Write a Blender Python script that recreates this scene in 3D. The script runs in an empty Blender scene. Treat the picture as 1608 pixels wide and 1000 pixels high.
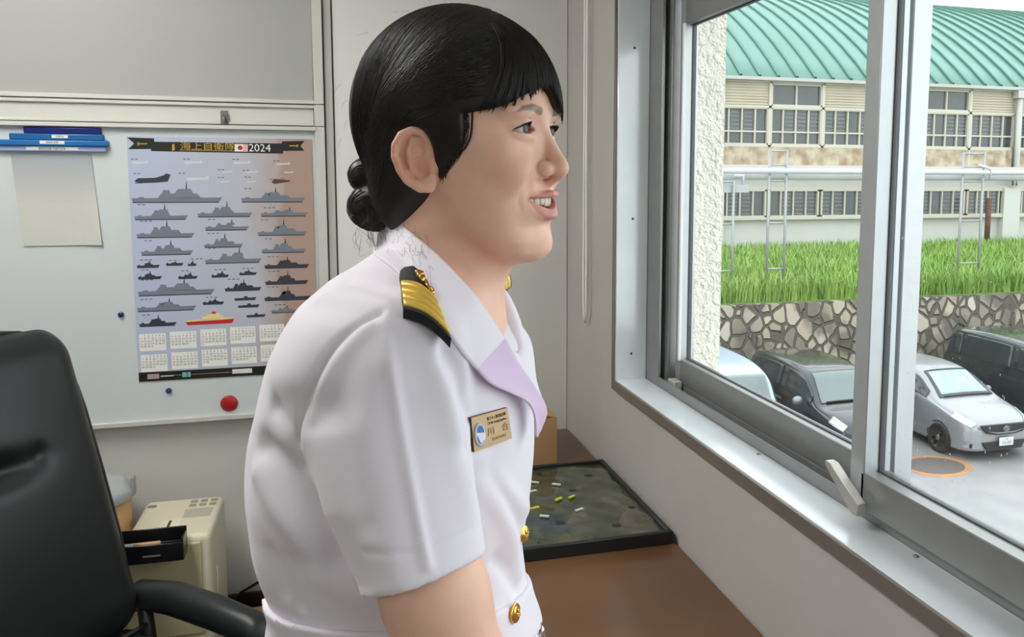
import bpy, bmesh, math, random
import numpy as np
from mathutils import Vector, Matrix
from mathutils.bvhtree import BVHTree
random.seed(7); rng=np.random.default_rng(7)
SC=bpy.context.scene; COL=SC.collection
EYE=1.524
# ------------------------------------------------------------------ helpers
def lin(c):
    out=[]
    for v in c[:3]:
        v/=255.0
        out.append(v/12.92 if v<=0.04045 else ((v+0.055)/1.055)**2.4)
    return (out[0],out[1],out[2],1.0)
def tag(o,label=None,cat=None,group=None,kind=None):
    if label: o['label']=label
    if cat: o['category']=cat
    if group: o['group']=group
    if kind: o['kind']=kind
    return o
def empty(name,loc=(0,0,0),rz=0.0,label=None,cat=None,group=None,kind=None):
    o=bpy.data.objects.new(name,None); COL.objects.link(o)
    o.location=loc; o.rotation_euler=(0,0,rz); o.empty_display_size=0.05
    return tag(o,label,cat,group,kind)
def setmats(me,m):
    if isinstance(m,(list,tuple)):
        for k in m: me.materials.append(k)
    elif m is not None: me.materials.append(m)
def add(name,me,m=None,parent=None,smooth=False,loc=None):
    if isinstance(me,bmesh.types.BMesh):
        b=me; me=bpy.data.meshes.new(name); b.normal_update(); b.to_mesh(me); b.free()
    me.name=name
    setmats(me,m)
    if smooth: me.polygons.foreach_set('use_smooth',[True]*len(me.polygons))
    o=bpy.data.objects.new(name,me); COL.objects.link(o)
    if parent is not None: o.parent=parent
    if loc is not None: o.location=loc
    return o
def autosmooth(o,deg=35):
    me=o.data
    me.polygons.foreach_set('use_smooth',[True]*len(me.polygons))
    try: me.set_sharp_from_angle(angle=math.radians(deg))
    except Exception: pass
    return o
def bevel(o,w=0.004,seg=2,ang=40):
    m=o.modifiers.new('Bevel','BEVEL'); m.width=w; m.segments=seg; m.limit_method='ANGLE'; m.angle_limit=math.radians(ang)
    autosmooth(o,50); return o
def box(bm,x0,x1,y0,y1,z0,z1,mi=0,M=None):
    co=[(x0,y0,z0),(x1,y0,z0),(x1,y1,z0),(x0,y1,z0),(x0,y0,z1),(x1,y0,z1),(x1,y1,z1),(x0,y1,z1)]
    v=[bm.verts.new((M@Vector(c)) if M is not None else c) for c in co]
    for f in ((0,3,2,1),(4,5,6,7),(0,1,5,4),(1,2,6,5),(2,3,7,6),(3,0,4,7)):
        fc=bm.faces.new([v[i] for i in f]); fc.material_index=mi
    return v
def BM(): return bmesh.new()
def boxo(name,b,m,parent=None,bev=0.0,seg=2,loc=None):
    bm=BM(); box(bm,*b); o=add(name,bm,m,parent,loc=loc)
    if bev: bevel(o,bev,seg)
    return o
def frame_of(t):
    t=t.normalized(); a=Vector((0,0,1)) if abs(t.z)<0.9 else Vector((1,0,0))
    n=t.cross(a).normalized(); return n,t.cross(n).normalized()
def tube(bm,pts,r,n=10,cap=True,mi=0,flat=1.0):
    pts=[Vector(p) for p in pts]; rings=[]
    rr=r if isinstance(r,(list,tuple)) else [r]*len(pts)
    a=b=None
    for i,p in enumerate(pts):
        t=(pts[min(i+1,len(pts)-1)]-pts[max(i-1,0)])
        if t.length<1e-9: t=Vector((0,0,1))
        t.normalize()
        if a is None: a,b=frame_of(t)
        else:
            a=(a-t*a.dot(t)).normalized(); b=t.cross(a).normalized()
        rings.append([bm.verts.new(p+(a*math.cos(2*math.pi*k/n)+b*math.sin(2*math.pi*k/n)*flat)*rr[i]) for k in range(n)])
    for i in range(len(rings)-1):
        for k in range(n):
            f=bm.faces.new((rings[i][k],rings[i][(k+1)%n],rings[i+1][(k+1)%n],rings[i+1][k])); f.material_index=mi; f.smooth=True
    if cap:
        f=bm.faces.new(rings[0][::-1]); f.material_index=mi
        f=bm.faces.new(rings[-1]); f.material_index=mi
def lathe(bm,prof,n=32,M=None,mi=0,smooth=True):
    rings=[]
    for (r,z) in prof:
        rings.append([bm.verts.new((M@Vector((r*math.cos(2*math.pi*k/n),r*math.sin(2*math.pi*k/n),z))) if M is not None else (r*math.cos(2*math.pi*k/n),r*math.sin(2*math.pi*k/n),z)) for k in range(n)])
    for i in range(len(rings)-1):
        for k in range(n):
            f=bm.faces.new((rings[i][k],rings[i][(k+1)%n],rings[i+1][(k+1)%n],rings[i+1][k])); f.material_index=mi; f.smooth=smooth
    for ring,rev in ((rings[0],True),(rings[-1],False)):
        f=bm.faces.new(ring[::-1] if rev else ring); f.material_index=mi
def prism(bm,poly,h,M=None,mi=0):
    """poly: list of (x,y); extruded 0..h along local z"""
    a=[bm.verts.new((M@Vector((x,y,0))) if M is not None else (x,y,0)) for x,y in poly]
    b=[bm.verts.new((M@Vector((x,y,h))) if M is not None else (x,y,h)) for x,y in poly]
    n=len(poly)
    try:
        f=bm.faces.new(a[::-1]); f.material_index=mi
        f=bm.faces.new(b); f.material_index=mi
    except ValueError: pass
    for i in range(n):
        f=bm.faces.new((a[i],a[(i+1)%n],b[(i+1)%n],b[i])); f.material_index=mi
def text_mesh(s,size,extr=0.0003,align='CENTER'):
    cu=bpy.data.curves.new('t','FONT'); cu.body=s; cu.size=size; cu.extrude=extr; cu.align_x=align; cu.align_y='CENTER'; cu.resolution_u=3
    o=bpy.data.objects.new('t',cu); COL.objects.link(o)
    bpy.context.view_layer.update()
    dg=bpy.context.evaluated_depsgraph_get()
    me=bpy.data.meshes.new_from_object(o.evaluated_get(dg))
    bpy.data.objects.remove(o); bpy.data.curves.remove(cu)
    me.materials.clear()
    return me
def add_text(bm,s,size,M,mi=0,extr=0.0003,sx=1.0,align='CENTER'):
    me=text_mesh(s,size,extr,align)
    n0=len(bm.verts); bm.from_mesh(me); bm.verts.ensure_lookup_table()
    for v in bm.verts[n0:]:
        v.co=M@Vector((v.co.x*sx,v.co.y,v.co.z))
    vs=set(bm.verts[n0:])
    for f in bm.faces:
        if f.verts[0] in vs: f.material_index=mi
    bpy.data.meshes.remove(me)
# ------------------------------------------------------------------ materials
def mat(name,rgb,rough=0.6,metal=0.0,noise=None,bump=None,spec=0.5,coat=0.0,sss=0.0,sheen=0.0,trans=0.0,linear=False):
    """noise=(scale,amount,[rgb2]) colour mottling; bump=(scale,strength,distance)"""
    m=bpy.data.materials.new(name); m.use_nodes=True
    nt=m.node_tree; b=nt.nodes['Principled BSDF']
    c=rgb if linear else lin(rgb)
    b.inputs['Base Color'].default_value=c; b.inputs['Roughness'].default_value=rough
    b.inputs['Metallic'].default_value=metal; b.inputs['Specular IOR Level'].default_value=spec
    b.inputs['Coat Weight'].default_value=coat
    if coat: b.inputs['Coat Roughness'].default_value=0.08
    if sheen: b.inputs['Sheen Weight'].default_value=sheen; b.inputs['Sheen Roughness'].default_value=0.5
    if sss:
        b.inputs['Subsurface Weight'].default_value=sss
        b.inputs['Subsurface Radius'].default_value=(1.0,0.35,0.2); b.inputs['Subsurface Scale'].default_value=0.006
    tc=nt.nodes.new('ShaderNodeTexCoord')
    if noise:
        nz=nt.nodes.new('ShaderNodeTexNoise'); nz.inputs['Scale'].default_value=noise[0]; nz.inputs['Detail'].default_value=5
        nt.links.new(tc.outputs['Object'],nz.inputs['Vector'])
        mx=nt.nodes.new('ShaderNodeMix'); mx.data_type='RGBA'
        c2=lin(noise[2]) if len(noise)>2 else tuple(min(1,v*(1-noise[1])) for v in c[:3])+(1,)
        mx.inputs[6].default_value=c; mx.inputs[7].default_value=c2
        rp=nt.nodes.new('ShaderNodeValToRGB'); rp.color_ramp.elements[0].position=0.38; rp.color_ramp.elements[1].position=0.66
        nt.links.new(nz.outputs['Fac'],rp.inputs['Fac']); nt.links.new(rp.outputs['Color'],mx.inputs[0])
        nt.links.new(mx.outputs[2],b.inputs['Base Color'])
    if bump:
        nz2=nt.nodes.new('ShaderNodeTexNoise'); nz2.inputs['Scale'].default_value=bump[0]; nz2.inputs['Detail'].default_value=4
        nt.links.new(tc.outputs['Object'],nz2.inputs['Vector'])
        bp=nt.nodes.new('ShaderNodeBump'); bp.inputs['Strength'].default_value=bump[1]; bp.inputs['Distance'].default_value=bump[2]
        nt.links.new(nz2.outputs['Fac'],bp.inputs['Height']); nt.links.new(bp.outputs['Normal'],b.inputs['Normal'])
    return m
def glass_mat(name,tint=(1,1,1,1),refl=0.08,rough=0.0,opacity=0.0):
    m=bpy.data.materials.new(name); m.use_nodes=True; nt=m.node_tree
    for n in list(nt.nodes): nt.nodes.remove(n)
    out=nt.nodes.new('ShaderNodeOutputMaterial'); t=nt.nodes.new('ShaderNodeBsdfTransparent'); t.inputs['Color'].default_value=tint
    g=nt.nodes.new('ShaderNodeBsdfGlossy'); g.inputs['Roughness'].default_value=rough
    lw=nt.nodes.new('ShaderNodeLayerWeight'); lw.inputs['Blend'].default_value=0.5
    pw=nt.nodes.new('ShaderNodeMath'); pw.operation='POWER'; pw.inputs[1].default_value=5.0; nt.links.new(lw.outputs['Facing'],pw.inputs[0])
    ma=nt.nodes.new('ShaderNodeMath'); ma.operation='MULTIPLY_ADD'; ma.inputs[1].default_value=0.5; ma.inputs[2].default_value=refl*0.3; nt.links.new(pw.outputs[0],ma.inputs[0])
    mx=nt.nodes.new('ShaderNodeMixShader')
    nt.links.new(ma.outputs[0],mx.inputs[0]); nt.links.new(t.outputs[0],mx.inputs[1]); nt.links.new(g.outputs[0],mx.inputs[2])
    nt.links.new(mx.outputs[0],out.inputs['Surface'])
    return m
def emis(name,rgb,s):
    m=bpy.data.materials.new(name); m.use_nodes=True; b=m.node_tree.nodes['Principled BSDF']
    b.inputs['Base Color'].default_value=(0.8,0.8,0.8,1)
    b.inputs['Emission Color'].default_value=lin(rgb); b.inputs['Emission Strength'].default_value=s
    return m
# ------------------------------------------------------------------ camera (fitted to the room's vanishing points)
F_PX,CX,CY=1369.5,922.3,420.6
YAW,PIT,ROL=0.29254,0.10835,0.005406
_f=Vector((math.sin(YAW)*math.cos(PIT),math.cos(YAW)*math.cos(PIT),-math.sin(PIT)))
_r0=Vector((math.cos(YAW),-math.sin(YAW),0)); _u0=_r0.cross(_f)
C_R=_r0*math.cos(ROL)+_u0*math.sin(ROL); C_U=-_r0*math.sin(ROL)+_u0*math.cos(ROL); C_F=_f
CAM=Vector((0,0,EYE))
cd=bpy.data.cameras.new('camera'); cam=bpy.data.objects.new('camera',cd); COL.objects.link(cam)
cam.matrix_world=Matrix(((C_R.x,C_U.x,-C_F.x,0),(C_R.y,C_U.y,-C_F.y,0),(C_R.z,C_U.z,-C_F.z,EYE),(0,0,0,1)))
cd.sensor_fit='HORIZONTAL'; cd.sensor_width=36.0; cd.lens=F_PX/1608*36.0
cd.shift_x=(804-CX)/1608.0; cd.shift_y=-(500-CY)/1608.0
cd.clip_start=0.02; cd.clip_end=400
SC.camera=cam
def at(x,y,D):
    """photo pixel at depth D metres -> world point"""
    return CAM+(C_R*((x-CX)/F_PX)-C_U*((y-CY)/F_PX)+C_F)*D
def onY(x,y,Y):
    d=C_R*((x-CX)/F_PX)-C_U*((y-CY)/F_PX)+C_F
    return CAM+d*(Y/d.y)
LAMP=29.0
# ================================================================== ROOM
M_wall=mat('wall paint',(198,196,190),0.75,noise=(3,0.04),bump=(180,0.12,0.002))
M_wallw=mat('window wall paint',(188,184,179),0.75,noise=(4,0.05),bump=(180,0.12,0.002))
M_panel=mat('panel paint',(222,221,217),0.6,noise=(2,0.03))
M_floor=mat('floor tile',(110,102,92),0.5,noise=(6,0.2))
M_ceil=mat('ceiling board',(225,224,218),0.85,bump=(60,0.3,0.003))
M_alu=mat('aluminium',(190,194,196),0.38,0.55,noise=(30,0.04))
M_alud=mat('aged aluminium',(150,151,150),0.42,0.5,noise=(20,0.08))
M_sill=mat('painted sill',(222,228,232),0.16,0.1,noise=(12,0.05))
M_silledge=mat('sill edge',(120,112,104),0.5,0.2)
M_glass=glass_mat('window glass',(0.97,0.985,0.98,1),0.085)
M_rubber=mat('gasket',(74,76,78),0.6)
M_black=mat('black plastic',(26,26,27),0.45,bump=(300,0.1,0.0006))
M_stucco=mat('stucco',(246,242,228),0.9,noise=(14,0.06),bump=(70,1.0,0.02))
XW=0.74; YB=2.70; X0=-3.2; Y0=-3.0; ZC=2.55
tag(boxo('floor',(X0,.965,Y0,YB+.2,-.12,0),M_floor),kind='structure')
tag(boxo('ceiling',(X0,.965,Y0,YB+.2,ZC,ZC+.12),M_ceil),kind='structure')
tag(boxo('wall_back',(X0,.965,YB,YB+.2,0,ZC),M_wall),kind='structure')
tag(boxo('wall_left',(X0-.15,X0,Y0,YB+.2,0,ZC),M_wall),kind='structure')
tag(boxo('wall_front',(X0,.965,Y0-.15,Y0,0,ZC),M_wall),kind='structure')
# window wall with one long opening
WY0,WY1,WZ0,WZ1=-1.62,2.178,0.955,2.06
bm=BM()
for b in ((XW,.965,WY1,YB,0,ZC),(XW,.965,Y0,WY0,0,ZC),(XW,.965,WY0,WY1,0,WZ0),(XW,.965,WY0,WY1,WZ1,ZC)): box(bm,*b)
tag(add('wall_right',bm,M_wallw),kind='structure')
bm=BM()
for b in ((.966,1.0,WY1-.085,YB+1.5,-4,3.2),(.966,1.0,Y0-1,WY0+.02,-4,3.2),(.966,1.0,WY0+.02,WY1-.085,-4,WZ0-.03),(.966,1.0,WY0+.02,WY1-.085,WZ1+.02,3.2),(.912,.966,WY1-.085,WY1,WZ0,WZ1)): box(bm,*b)
tag(add('trim_3',bm,M_stucco),kind='structure')
tag(boxo('baseboard_back',(X0,.733,YB-.012,YB,0,.262),mat('dark skirting',(38,30,26),0.5),bev=.002),kind='structure')
# pale wall panel to the right of the white board, with its edge strip
tag(boxo('trim_1',(.034,.739,YB-.022,YB,.262,ZC),M_panel,bev=.002),kind='structure')
tag(boxo('trim_2',(.009,.031,YB-.03,YB,.262,ZC),mat('edge strip',(186,184,176),0.5),bev=.002),kind='structure')
# ------------------------------------------------------------------ window
win=empty('window_1',(.8,.3,.955),kind='structure')
def wp(name,boxes,m,bev=0.0015,parent=None):
    bm=BM()
    for b in boxes: box(bm,b[0]-.8,b[1]-.8,b[2]-.3,b[3]-.3,b[4]-.955,b[5]-.955)
    o=add(name,bm,m,parent or win)
    if bev: bevel(o,bev,1)
    return o
# casing: sill board, left jamb board, head board, narrow dark front edges
wp('sill',[(.731,.818,WY0,2.162,.957,.975)],M_sill)
wp('sill_edge',[(.724,.731,WY0,2.168,.950,.9745)],M_silledge,0.001)
wp('jamb',[(.731,.818,2.162,2.176,.95,2.06)],M_sill)
wp('jamb_edge',[(.724,.731,2.168,2.176,.95,2.06)],M_silledge,0.001)
wp('head_board',[(.731,.818,WY0,2.176,2.046,2.06)],M_sill)
# outer frame: bottom track with upstand, left channel, head channel
wp('track',[(.818,.824,WY0,2.16,.957,.998),(.824,.91,WY0,2.16,.955,.975),(.852,.857,WY0,2.16,.975,.992),(.904,.91,WY0,2.16,.975,1.02)],M_alud,0.001)
wp('side_channel',[(.818,.826,2.075,2.162,.9982,2.05),(.826,.91,2.105,2.162,.975,2.05),(.838,.845,2.06,2.105,.975,2.05),(.8185,.91,2.1625,2.178,.955,2.05)],M_alud,0.001)
wp('head_channel',[(.818,.91,WY0,2.162,1.985,2.05)],M_alud,0.001)
# shim block in the track corner
wp('track_stop',[(.826,.848,1.985,2.03,.975,1.005)],mat('stop block',(172,172,164),0.6),0.002)
def sash(y0,y1,xf,rail_b=.058,stile=.032,dep=.034,last=False,mull=None):
    """sliding sash: room side face at xf, spans y0..y1"""
    s=empty('sash',(xf-.8,y0-.3,0.0)); s.parent=win
    def sp(name,boxes,m,bev=.0015):
        bm=BM()
        for b in boxes: box(bm,b[0]-xf,b[1]-xf,b[2]-y0,b[3]-y0,b[4]-.955,b[5]-.955)
        o=add(name,bm,m,s)
        if bev: bevel(o,bev,1)
        return o
    zb,zt=.9985 if xf<.82 else .978,1.984
    gz0=1.058 if xf<.82 else 1.052
    gz1=1.888
    sp('bottom_rail',[(xf,xf+dep,y0+.03,y1-.03,zb,gz0)],M_alud)
    sp('top_rail',[(xf,xf+dep,y0+.03,y1-.03,gz1,zt)],M_alud)
    sp('stile',[(xf,xf+dep,y0,y0+stile,zb,zt)],M_alu)
    sp('stile',[(xf,xf+dep,y1-stile,y1,zb,zt)],M_alu)
    gx=xf+dep*.62
    sp('gasket',[(gx-.004,gx+.006,y0+stile,y0+stile+.0025,gz0,gz1),(gx-.004,gx+.006,y1-stile-.0025,y1-stile,gz0,gz1),(gx-.004,gx+.006,y0+stile,y1-stile,gz0,gz0+.0025),(gx-.004,gx+.006,y0+stile,y1-stile,gz1-.0025,gz1)],M_rubber,0)
    sp('pane',[(gx-.001,gx+.003,y0+stile+.004,y1-stile-.004,gz0+.004,gz1-.004)],M_glass,0)
    return s,sp,gx
# left sash slides in the outer track, right sash in the inner one and they lap at the middle
sash(1.152,2.06,.860,stile=.034)
S2,_sp,_gx=sash(.29,1.182,.800,stile=.038,dep=.048)
M_drop=mat('water drop',(226,232,234),0.05,spec=.8); M_drop.node_tree.nodes['Principled BSDF'].inputs['Alpha'].default_value=.42
bm=BM(); rd=random.Random(3)
for k in range(260):
    y=rd.uniform(.36,1.13); z=1.07+abs(rd.gauss(0,.16)); r=rd.uniform(.0006,.0013)*(1.3 if rd.random()<.1 else 1)
    if z<1.8: bmesh.ops.create_icosphere(bm,subdivisions=1,radius=r,matrix=Matrix.Translation((_gx+.0034-.8,y-.29,z-.955))@Matrix.Diagonal((.5,1,rd.choice((1,1.2,2.2)),1)))
_o=add('raindrops',bm,M_drop,S2,smooth=True); tag(_o,kind='stuff')
sash(-.63,.322,.860,stile=.034)
sash(-1.60,-.598,.800,stile=.038,dep=.048)
# bright glazing bead of the left pane
wp('glazing_bead',[(.852,.860,2.022,2.030,1.05,1.89)],mat('white bead',(236,238,238),0.35),0.001)
# slanted guide piece under the meeting stile
bm=BM()
pr=[(0,0),(.062,0),(.062,.012),(.018,.046),(.0,.046)]
a=[bm.verts.new((.797-.8,1.19-.3-x*0,z)) for x,z in [(0,0)]] if False else None
poly=[(1.118,1.000),(1.135,1.000),(1.212,1.052),(1.212,1.060),(1.196,1.060),(1.118,1.020)]
M=Matrix(((0,0,1,.772-.8),(1,0,0,-.3),(0,1,0,-.955),(0,0,0,1)))
prism(bm,poly,.016,M)
o=add('sash_guide',bm,mat('cast metal',(186,184,178),0.45,0.4),win); bevel(o,.0012,1)
# screws of the casing
for p in ((.775,2.1615,1.845),(.775,2.1615,1.405),(.775,2.1615,1.045)):
    bm=BM(); lathe(bm,[(.0001,0),(.0034,0),(.0028,.0016),(.0001,.0018)],12,Matrix.Translation((p[0]-.8,p[1]-.3,p[2]-.955))@Matrix.Rotation(math.radians(90),4,'X'))
    add('screw',bm,M_rubber,win)
for p in ((.806,1.02),(.806,1.50),(.806,.55)):
    bm=BM(); lathe(bm,[(.0001,0),(.0045,0),(.0040,.002),(.0001,.0024)],16,Matrix.Translation((p[0]-.8,p[1]-.3,.975-.955)))
    add('screw',bm,M_alud,win)
# ceiling lamps of the room (above the frame)
M_lamp=emis('lamp diffuser',(250,250,246),LAMP); M_lamp2=emis('dim lamp diffuser',(250,250,246),LAMP*.4)
for i,(x,y) in enumerate(((-.80,1.55),(-2.3,-.7),(-.5,-1.9))):
    t=empty('ceiling_light',(x,y,ZC-.07),0,['long fluorescent ceiling light nearest the white board','long fluorescent ceiling light by the rear left wall','long fluorescent ceiling light behind the viewpoint'][i],'lamp','ceiling lights')
    boxo('housing',(-.16,.16,-.62,.62,.03,.07),M_panel,t,.004)
    boxo('diffuser',(-.14,.14,-.60,.60,.0,.03),M_lamp if i==0 else M_lamp2,t,.006)
# ================================================================== OUTSIDE
ZG=-4.0
def wet_asphalt():
    m=mat('wet asphalt',(172,172,172),0.35,noise=(0.9,0.2,(192,191,189)),bump=(40,0.35,0.01))
    return m
tag(boxo('ground',(-6,60,2.2,60,ZG-.3,ZG),wet_asphalt()),kind='structure')
tag(boxo('ground',(1.05,60,-25,2.2,ZG-.3,ZG),wet_asphalt()),kind='structure')
# ---- retaining wall of fitted stones: voronoi stones in dark mortar
def stone_mat():
    m=bpy.data.materials.new('field stone'); m.use_nodes=True; nt=m.node_tree; b=nt.nodes['Principled BSDF']
    tc=nt.nodes.new('ShaderNodeTexCoord'); mp=nt.nodes.new('ShaderNodeMapping'); mp.inputs['Scale'].default_value=(3.2,1,2.7)
    nt.links.new(tc.outputs['Object'],mp.inputs['Vector'])
    nz=nt.nodes.new('ShaderNodeTexNoise'); nz.inputs['Scale'].default_value=1.6; nz.inputs['Detail'].default_value=3
    nt.links.new(mp.outputs[0],nz.inputs['Vector'])
    mxv=nt.nodes.new('ShaderNodeMix'); mxv.data_type='VECTOR'; mxv.inputs[0].default_value=0.16
    nt.links.new(mp.outputs[0],mxv.inputs[4]); nt.links.new(nz.outputs['Color'],mxv.inputs[5])
    v=nt.nodes.new('ShaderNodeTexVoronoi'); v.feature='DISTANCE_TO_EDGE'; v.inputs['Scale'].default_value=1.15
    v2=nt.nodes.new('ShaderNodeTexVoronoi'); v2.feature='F1'; v2.inputs['Scale'].default_value=1.15
    for k in (v,v2): nt.links.new(mxv.outputs[1],k.inputs['Vector'])
    rp=nt.nodes.new('ShaderNodeValToRGB'); rp.color_ramp.elements[0].position=0.045; rp.color_ramp.elements[1].position=0.10
    nt.links.new(v.outputs['Distance'],rp.inputs['Fac'])
    cr=nt.nodes.new('ShaderNodeValToRGB'); e=cr.color_ramp.elements
    e[0].position=0.0; e[0].color=lin((128,117,100)); e[1].position=1.0; e[1].color=lin((214,207,190))
    for p,c in ((.25,(190,180,160)),(.45,(140,132,118)),(.6,(206,196,172)),(.8,(176,164,140))):
        q=e.new(p); q.color=lin(c)
    sp=nt.nodes.new('ShaderNodeSeparateColor'); nt.links.new(v2.outputs['Color'],sp.inputs[0]); nt.links.new(sp.outputs[0],cr.inputs['Fac'])
    # damp dark stains of uneven shape
    n2=nt.nodes.new('ShaderNodeTexNoise'); n2.inputs['Scale'].default_value=0.9; n2.inputs['Detail'].default_value=6
    nt.links.new(tc.outputs['Object'],n2.inputs['Vector'])
    r2=nt.nodes.new('ShaderNodeValToRGB'); r2.color_ramp.elements[0].position=0.50; r2.color_ramp.elements[1].position=0.60
    nt.links.new(n2.outputs['Fac'],r2.inputs['Fac'])
    dk=nt.nodes.new('ShaderNodeMix'); dk.data_type='RGBA'; dk.inputs[7].default_value=lin((98,92,84))
    ml=nt.nodes.new('ShaderNodeMath'); ml.operation='MULTIPLY'; ml.inputs[1].default_value=0.8
    nt.links.new(r2.outputs['Color'],ml.inputs[0]); nt.links.new(ml.outputs[0],dk.inputs[0]); nt.links.new(cr.outputs['Color'],dk.inputs[6])
    mm=nt.nodes.new('ShaderNodeMix'); mm.data_type='RGBA'; mm.inputs[6].default_value=lin((96,90,80))
    nt.links.new(rp.outputs['Color'],mm.inputs[0]); nt.links.new(dk.outputs[2],mm.inputs[7]); nt.links.new(mm.outputs[2],b.inputs['Base Color'])
    b.inputs['Roughness'].default_value=0.8
    bp=nt.nodes.new('ShaderNodeBump'); bp.inputs['Distance'].default_value=0.12; nt.links.new(rp.outputs['Color'],bp.inputs['Height']); nt.links.new(bp.outputs[0],b.inputs['Normal'])
    return m
bm=BM(); nx=90
prism(bm,[(18.3,ZG),(18.75,-1.62),(19.0,-1.62),(19.0,ZG)],56,Matrix(((0,0,1,2),(1,0,0,0),(0,1,0,0),(0,0,0,1))))
tag(add('stone_wall',bm,stone_mat()),'long retaining wall of fitted pale stones behind the parked cars','wall')
# ---- grass bank
M_soil=mat('turf soil',(112,158,58),0.9,noise=(1.2,0.35,(120,160,60)))
bm=BM(); prism(bm,[(19.0,-1.9),(19.0,-1.62),(24,-1.45),(30.2,-1.30),(30.2,-1.9)],56,Matrix(((0,0,1,2),(1,0,0,0),(0,1,0,0),(0,0,0,1))))
tag(add('ground',bm,M_soil),kind='structure')
def grass_mat():
    m=mat('grass blades',(170,208,96),0.6,noise=(0.8,0.3,(140,184,80)))
    return m
def blades(n,xr,yr,hr,seed,m2):
    r=np.random.default_rng(seed)
    x=r.uniform(*xr,n); y=yr[0]+(yr[1]-yr[0])*r.uniform(0,1,n)**1.5; z=np.where(y<24,-1.62+(y-19.2)/4.8*.17,-1.45+(y-24)/6.2*.15)-.03
    h=r.uniform(*hr,n)*(1.25-.5*(y-yr[0])/(yr[1]-yr[0])); a=r.uniform(0,2*np.pi,n); w=r.uniform(.010,.022,n); lean=r.uniform(.1,.7,n)*h
    V=np.zeros((n,5,3)); ca,sa=np.cos(a),np.sin(a)
    dx,dy=np.cos(a+1.57)*w,np.sin(a+1.57)*w
    V[:,0]=np.c_[x-dx,y-dy,z]; V[:,1]=np.c_[x+dx,y+dy,z]
    mx,my,mz=x+ca*lean*.35,y+sa*lean*.35,z+h*.62
    V[:,2]=np.c_[mx+dx*.8,my+dy*.8,mz]; V[:,3]=np.c_[mx-dx*.8,my-dy*.8,mz]; V[:,4]=np.c_[x+ca*lean,y+sa*lean,z+h]
    base=(np.arange(n)*5)[:,None]
    faces=[tuple(int(k) for k in f) for f in (base+np.array([0,1,2,3]))]+[tuple(int(k) for k in f) for f in (base+np.array([3,2,4]))]
    me=bpy.data.meshes.new('g'); me.from_pydata(V.reshape(-1,3).tolist(),[],faces); me.update()
    return add('grass',me,m2)
g=blades(36000,(6,30),(19.12,29.6),(.28,.62),3,grass_mat())
tag(g,'tall bright green grass growing on the bank above the stone wall','grass',kind='stuff')
# ---- long hall with a green barrel roof
YF=30.0
M_roof=mat('green sheet roof',(126,172,158),0.5,noise=(0.5,0.07,(134,178,166)))
M_rib=mat('green roof rib',(84,142,124),0.5)
M_cream=mat('cream sheet',(226,216,192),0.7,noise=(1.5,0.08))
M_rust=mat('rust streaked sheet',(224,212,186),0.75,noise=(2.6,0.5,(176,150,120)))
M_white=mat('white render',(238,237,232),0.7,noise=(0.6,0.04))
M_wframe=mat('cream window frame',(226,220,204),0.5)
M_dark=mat('dark window glass',(84,92,94),0.2,spec=0.6)
M_slatg=mat('louvre glass blade',(128,134,134),0.3)
hall=empty('hall_building',(21,YF,-1.3),0,'long two storey hall with green barrel roof and rows of windows','building')
def hp(name,boxes,m,parent=None,kind=None):
    bm=BM(); p=parent
    off=Vector((21,YF,-1.3)) if p is None else Vector((21,YF,-1.3))+p.location
    for b in boxes: box(bm,b[0]-off.x,b[1]-off.x,b[2]-off.y,b[3]-off.y,b[4]-off.z,b[5]-off.z)
    o=add(name,bm,m,p or hall); return o
XA,XB=-2.0,52.0
Z_e,Z_l1,Z_l0,Z_w0,Z_s0,Z_slab=5.10,4.98,4.06,2.62,1.86,1.66
# roof shell
RR=23.3; th0=math.radians(41.5); yc=YF+RR*math.sin(th0)-.25; zc=Z_e-RR*math.cos(th0)
arc=[(yc-RR*math.sin(t),zc+RR*math.cos(t)) for t in [th0*(1-k/28*2) for k in range(29)]]
bm=BM()
ro=[[bm.verts.new((x-21,y-YF,z+1.3)) for y,z in arc] for x in (XA,XB)]
for k in range(28): bm.faces.new((ro[0][k],ro[1][k],ro[1][k+1],ro[0][k+1]))
for f in bm.faces: f.smooth=True
o=add('roof',bm,[M_roof,M_rib],hall); so=o.modifiers.new('S','SOLIDIFY'); so.thickness=.12; so.offset=-1
bm=BM(); nr=int((XB-XA)/.78)
for i in range(nr+1):
    x=XA+.45+i*.78
    pa=[(y,z) for y,z in arc[:17]]
    for dx0,dx1 in ((-.045,.045),):
        vs=[[bm.verts.new((x+dx-21,y-YF-(.05 if up else 0)*math.sin(th0*(1-k/14)),z+1.3+(.09 if up else 0.0))) for dx,up in ((dx0,0),(dx0,1),(dx1,1),(dx1,0))] for k,(y,z) in enumerate(pa)]
        for k in range(len(vs)-1):
            for j in range(3): bm.faces.new((vs[k][j],vs[k][j+1],vs[k+1][j+1],vs[k+1][j]))
add('ribs',bm,M_rib,o)
hp('wall',[(XA,XB,YF+.25,YF+.6,-1.6,Z_e+.0)],M_white)
hp('rear_wall',[(XA,XB,YF+30.5,YF+30.9,-1.6,Z_e),(XA,XA+.3,YF+.6,YF+30.5,-1.6,Z_e),(XB-.3,XB,YF+.6,YF+30.5,-1.6,Z_e)],M_white)
hp('gutter',[(XA,XB,YF-.3,YF-.12,Z_e-.10,Z_e+.02)],mat('pale gutter',(206,208,202),0.5))
xs=[13.95-13.65+2.275*k for k in range(23)]
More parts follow.
